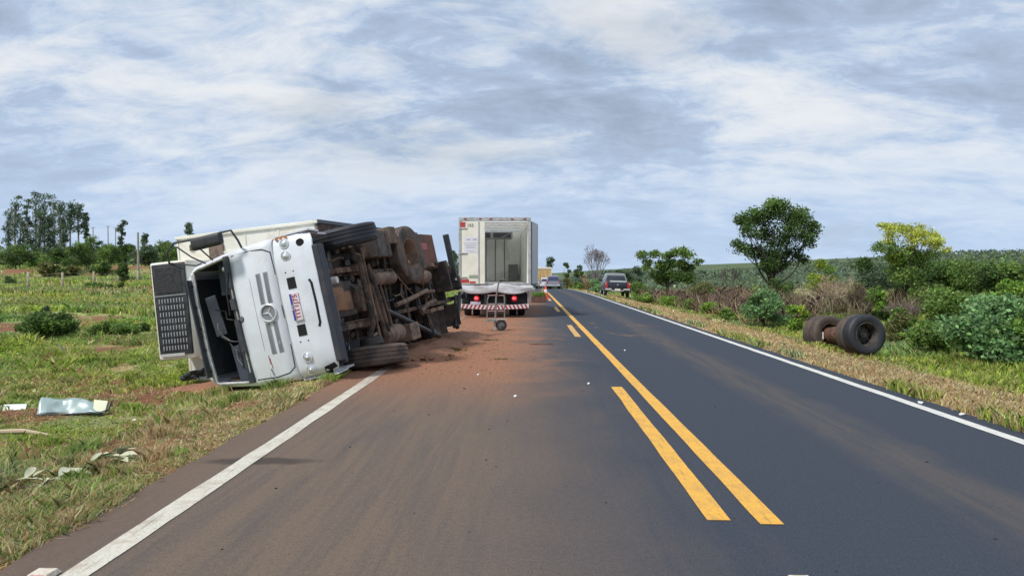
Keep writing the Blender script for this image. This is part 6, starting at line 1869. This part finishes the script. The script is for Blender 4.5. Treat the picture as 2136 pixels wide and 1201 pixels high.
def tuft_thing(x, y, label, n=260, r=.16, seed=0, pal=None, h=.12):
    rr = np.random.default_rng(seed)
    X2 = x + rr.normal(size=n) * r * .6; Y2 = y + rr.normal(size=n) * r * .4
    cols_ = (np.array(pal or [(.22, .17, .06), (.14, .10, .05), (.18, .19, .06)]))[rr.integers(0, 3, n)]
    m_ = grass('uprooted_tuft', label, X2, Y2, np.full(n, h) * rr.uniform(.4, 1.2, n), seed, cols_, .0016, 1.4)
    m_['category'] = 'grass tuft'
    del m_['kind']
    for v in m_.data.vertices: pass
    return m_
tuft_thing(-1.62, 15.2, 'uprooted grass clump on the red soil nearest the front wheel', seed=1, r=.2)
tuft_thing(-.52, 13.75, 'small uprooted grass clump in the middle of the lane', n=160, seed=2, r=.12, h=.07)
tuft_thing(-.95, 17.6, 'uprooted grass clump behind the fat cart tyre shadow', n=120, seed=3, r=.12, h=.08)

# windscreen lying in the grass
def gpt(px, py, h=0.0):
    """ground point seen at a photo pixel"""
    Yq = 8.0
    for _ in range(40):
        x = (px - 1104) / 1540 * Yq; z = gz(x, Yq) + h
        Yq = 1540 * (1.6 - z) / (py - 570)
    return (px - 1104) / 1540 * Yq, Yq
ax_, ay_ = gpt(55, 874); bx2, by2 = gpt(205, 872)
wsx = empty('torn_windscreen', ((ax_ + bx2) / 2, (ay_ + by2) / 2, gz((ax_ + bx2) / 2, (ay_ + by2) / 2)), math.atan2(by2 - ay_, bx2 - ax_))
tag(wsx, 'crumpled greenish windscreen sheet lying in the grass on the left', 'windscreen')
Lw = math.hypot(bx2 - ax_, by2 - ay_)
bm = BM(); G = []
for j in range(9):
    row = []
    for i in range(25):
        u = i / 24; v = j / 8
        x = (u - .5) * Lw; z = .02 + v * (.22 - .10 * u) + .015 * math.sin(u * 9 + v * 3); y = v * .22 + .05 * math.sin(u * 5) - .03 * abs(math.sin(u * 11)) * v
        z += .035 * float(vnoise(u * 9, v * 3, 2)) - .02; y += .03 * float(vnoise(u * 7, v * 2, 8))
        row.append(bm.verts.new(Vector((x, y, z))))
    G.append(row)
for j in range(8):
    for i in range(24): bm.faces.new((G[j][i], G[j][i + 1], G[j + 1][i + 1], G[j + 1][i]))
g = build('glass_sheet', bm, glassgreen, wsx, smooth=True); g.modifiers.new('t', 'SOLIDIFY').thickness = .012
bm = BM(); vs = [bm.verts.new(Vector(p)) for p in ((Lw * .32, -.012, .03), (Lw * .495, -.012, .03), (Lw * .495, .16, .15), (Lw * .28, .20, .17))]; bm.faces.new(vs)
ps = build('pale_sticker', bm, mat('pale_yellow_sticker', (.66, .66, .48), .5), wsx); ps.modifiers.new('t', 'SOLIDIFY').thickness = .006
bm = BM(); tube(bm, [(-Lw * .5, -.01, .02), (-.1, -.02, .015), (Lw * .45, -.01, .02), (Lw * .54, .03, .05), (Lw * .55, .10, .14)], .018, 6); build('rubber_seal', bm, plastic, wsx, autosmooth=R(60))
# second shard further left
x_, y_ = gpt(8, 862)
s2 = empty('glass_shard', (x_, y_, gz(x_, y_)), .2); tag(s2, 'small pale glass shard at the left edge of the picture', 'glass shard')
bm = BM(); box(bm, (0, 0, .05), (.30, .02, .10), .004, Matrix.Rotation(R(-35), 4, 'X')); box(bm, (-.25, .03, .03), (.22, .02, .06), .004); build('pane', bm, glassgreen, s2)

# torn trim and planks in front of the cab
def thing_at(name, label, cat, px, py, rz=0):
    x, y = gpt(px, py); o = empty(name, (x, y, gz(x, y)), rz); tag(o, label, cat); return o
t_ = thing_at('torn_trim', 'torn black rubber and plastic trim heaped under the cab roof', 'trim', 440, 800, .1)
random.seed(21)
for k in range(12):
    bm = BM(); p = Vector((random.uniform(-.6, .3), random.uniform(-.15, .2), .08)); q = [p.copy()]
    for j in range(6): p = p + Vector((random.uniform(.04, .18), random.uniform(-.07, .07), random.uniform(-.05, .07))); p.z = max(.05, p.z); q.append(p.copy())
    tube(bm, q, random.uniform(.018, .045), 6); build('strip', bm, random.choice((plastic, plastic_grey)), t_, autosmooth=R(60))
t_ = thing_at('wood_plank', 'short broken plank lying in front of the overturned cab', 'plank', 497, 806, .15)
bm = BM(); box(bm, (0, 0, .075), (.32, .14, .04), .006, Matrix.Rotation(R(6), 4, 'Y')); build('board', bm, wood, t_)
bm = BM(); box(bm, (-.14, .10, .02), (.12, .05, .02), .004); build('splinter', bm, wood, t_)
t_ = thing_at('wood_stick', 'pale stick lying at the left edge of the verge', 'stick', 25, 914, -.1)
bm = BM(); tube(bm, [(-.40, 0, .03), (0, .02, .05), (.25, 0, .03), (.42, -.03, .02)], [.028, .03, .02, .01], 7); build('branch', bm, mat('pale_stick', (.48, .38, .27), .8), t_)
t_ = thing_at('tyre_scrap', 'small black strip of tyre lying on the right verge', 'tyre scrap', 1635, 721, -.9)
bm = BM(); box(bm, (0, 0, .04), (.26, .07, .03), .01, Matrix.Rotation(R(12), 4, 'Y')); build('strip', bm, rubber_clean, t_)
t_ = thing_at('metal_rod', 'thin dark rod lying on the asphalt behind the cart', 'rod', 1130, 719, .0)
bm = BM(); tube(bm, [(-.25, 0, .015), (.0, .01, .015), (.27, -.02, .015)], .009, 6); build('bar', bm, rust, t_)
for (px, py, s, l) in ((1228, 801, .035, 'white scrap beside the yellow line'), (855, 747, .05, 'white scrap near the bottom front wheel'), (895, 719, .05, 'white scrap on the red soil by the wreck'), (1303, 731, .035, 'white scrap in the right lane'),
                       (997, 783, .03, 'white scrap on the dusty lane'), (968, 812, .03, 'dark grey scrap on the dusty lane'), (268, 882, .05, 'white shard in the verge grass'), (1075, 828, .04, 'pale smear-like scrap in the middle lane'), (1912, 838, .06, 'white scrap beside the right edge line'), (1998, 862, .06, 'white scrap in the grass on the right verge')):
    s *= .7; t_ = thing_at('scrap', l, 'scrap', px, py, px % 3)
    bm = BM(); vs = [bm.verts.new(Vector(p)) for p in ((-s, -s * .5, .006), (s * .3, -s * .8, .02), (s, .1 * s, .008), (s * .2, s * .7, .024), (-s * .7, s * .5, .01))]; bm.faces.new(vs)
    oo = build('piece', bm, mat('dark_scrap', (.07, .07, .06), .7) if 'dark' in l else chip_w, t_); oo.modifiers.new('t', 'SOLIDIFY').thickness = .008

# plants with large pale dried leaves in the left foreground
def bigleaf(px, py, n, label, seed, greenish):
    rnd = random.Random(seed)
    o = thing_at('fallen_branch', label, 'branch', px, py, rnd.uniform(-.5, .5))
    bm = BM(); tube(bm, [(-.18, 0, .02), (0, .02, .045), (.2, 0, .03)], .007, 5); build('twig', bm, bark, o)
    for k in range(n):
        L = rnd.uniform(.10, .19); W_ = L * rnd.uniform(.28, .42); base = Vector((rnd.uniform(-.18, .18), rnd.uniform(-.05, .06), rnd.uniform(.06, .12)))
        M = Matrix.Translation(base) @ Matrix.Rotation(rnd.uniform(0, 6.28), 4, 'Z') @ Matrix.Rotation(rnd.uniform(-.5, .25), 4, 'Y') @ Matrix.Rotation(rnd.uniform(-.6, .6), 4, 'X')
        bm = BM(); L_c, L_r, L_l = [], [], []
        for i in range(6):
            t = i / 5; w = W_ * math.sin(math.pi * min(.97, t * .92 + .05)) ** .8; z = -.25 * L * t * t
            L_c.append(bm.verts.new(M @ Vector((L * t, 0, z)))); L_r.append(bm.verts.new(M @ Vector((L * t, w / 2, z + .18 * w)))); L_l.append(bm.verts.new(M @ Vector((L * t, -w / 2, z + .18 * w))))
        for i in range(5): bm.faces.new((L_c[i], L_c[i + 1], L_r[i + 1], L_r[i])); bm.faces.new((L_l[i], L_l[i + 1], L_c[i + 1], L_c[i]))
        build('leaf', bm, leaf_green if rnd.random() < greenish else leaf_pale, o, smooth=True)
bigleaf(235, 978, 28, 'fallen branch with green and pale dried leaves close to the asphalt', 1, .45)
bigleaf(128, 1014, 14, 'cluster of pale dried leaves between two others in the verge', 2, .15)
bigleaf(55, 1036, 10, 'cluster of pale dried leaves nearest the left picture edge', 3, .1)
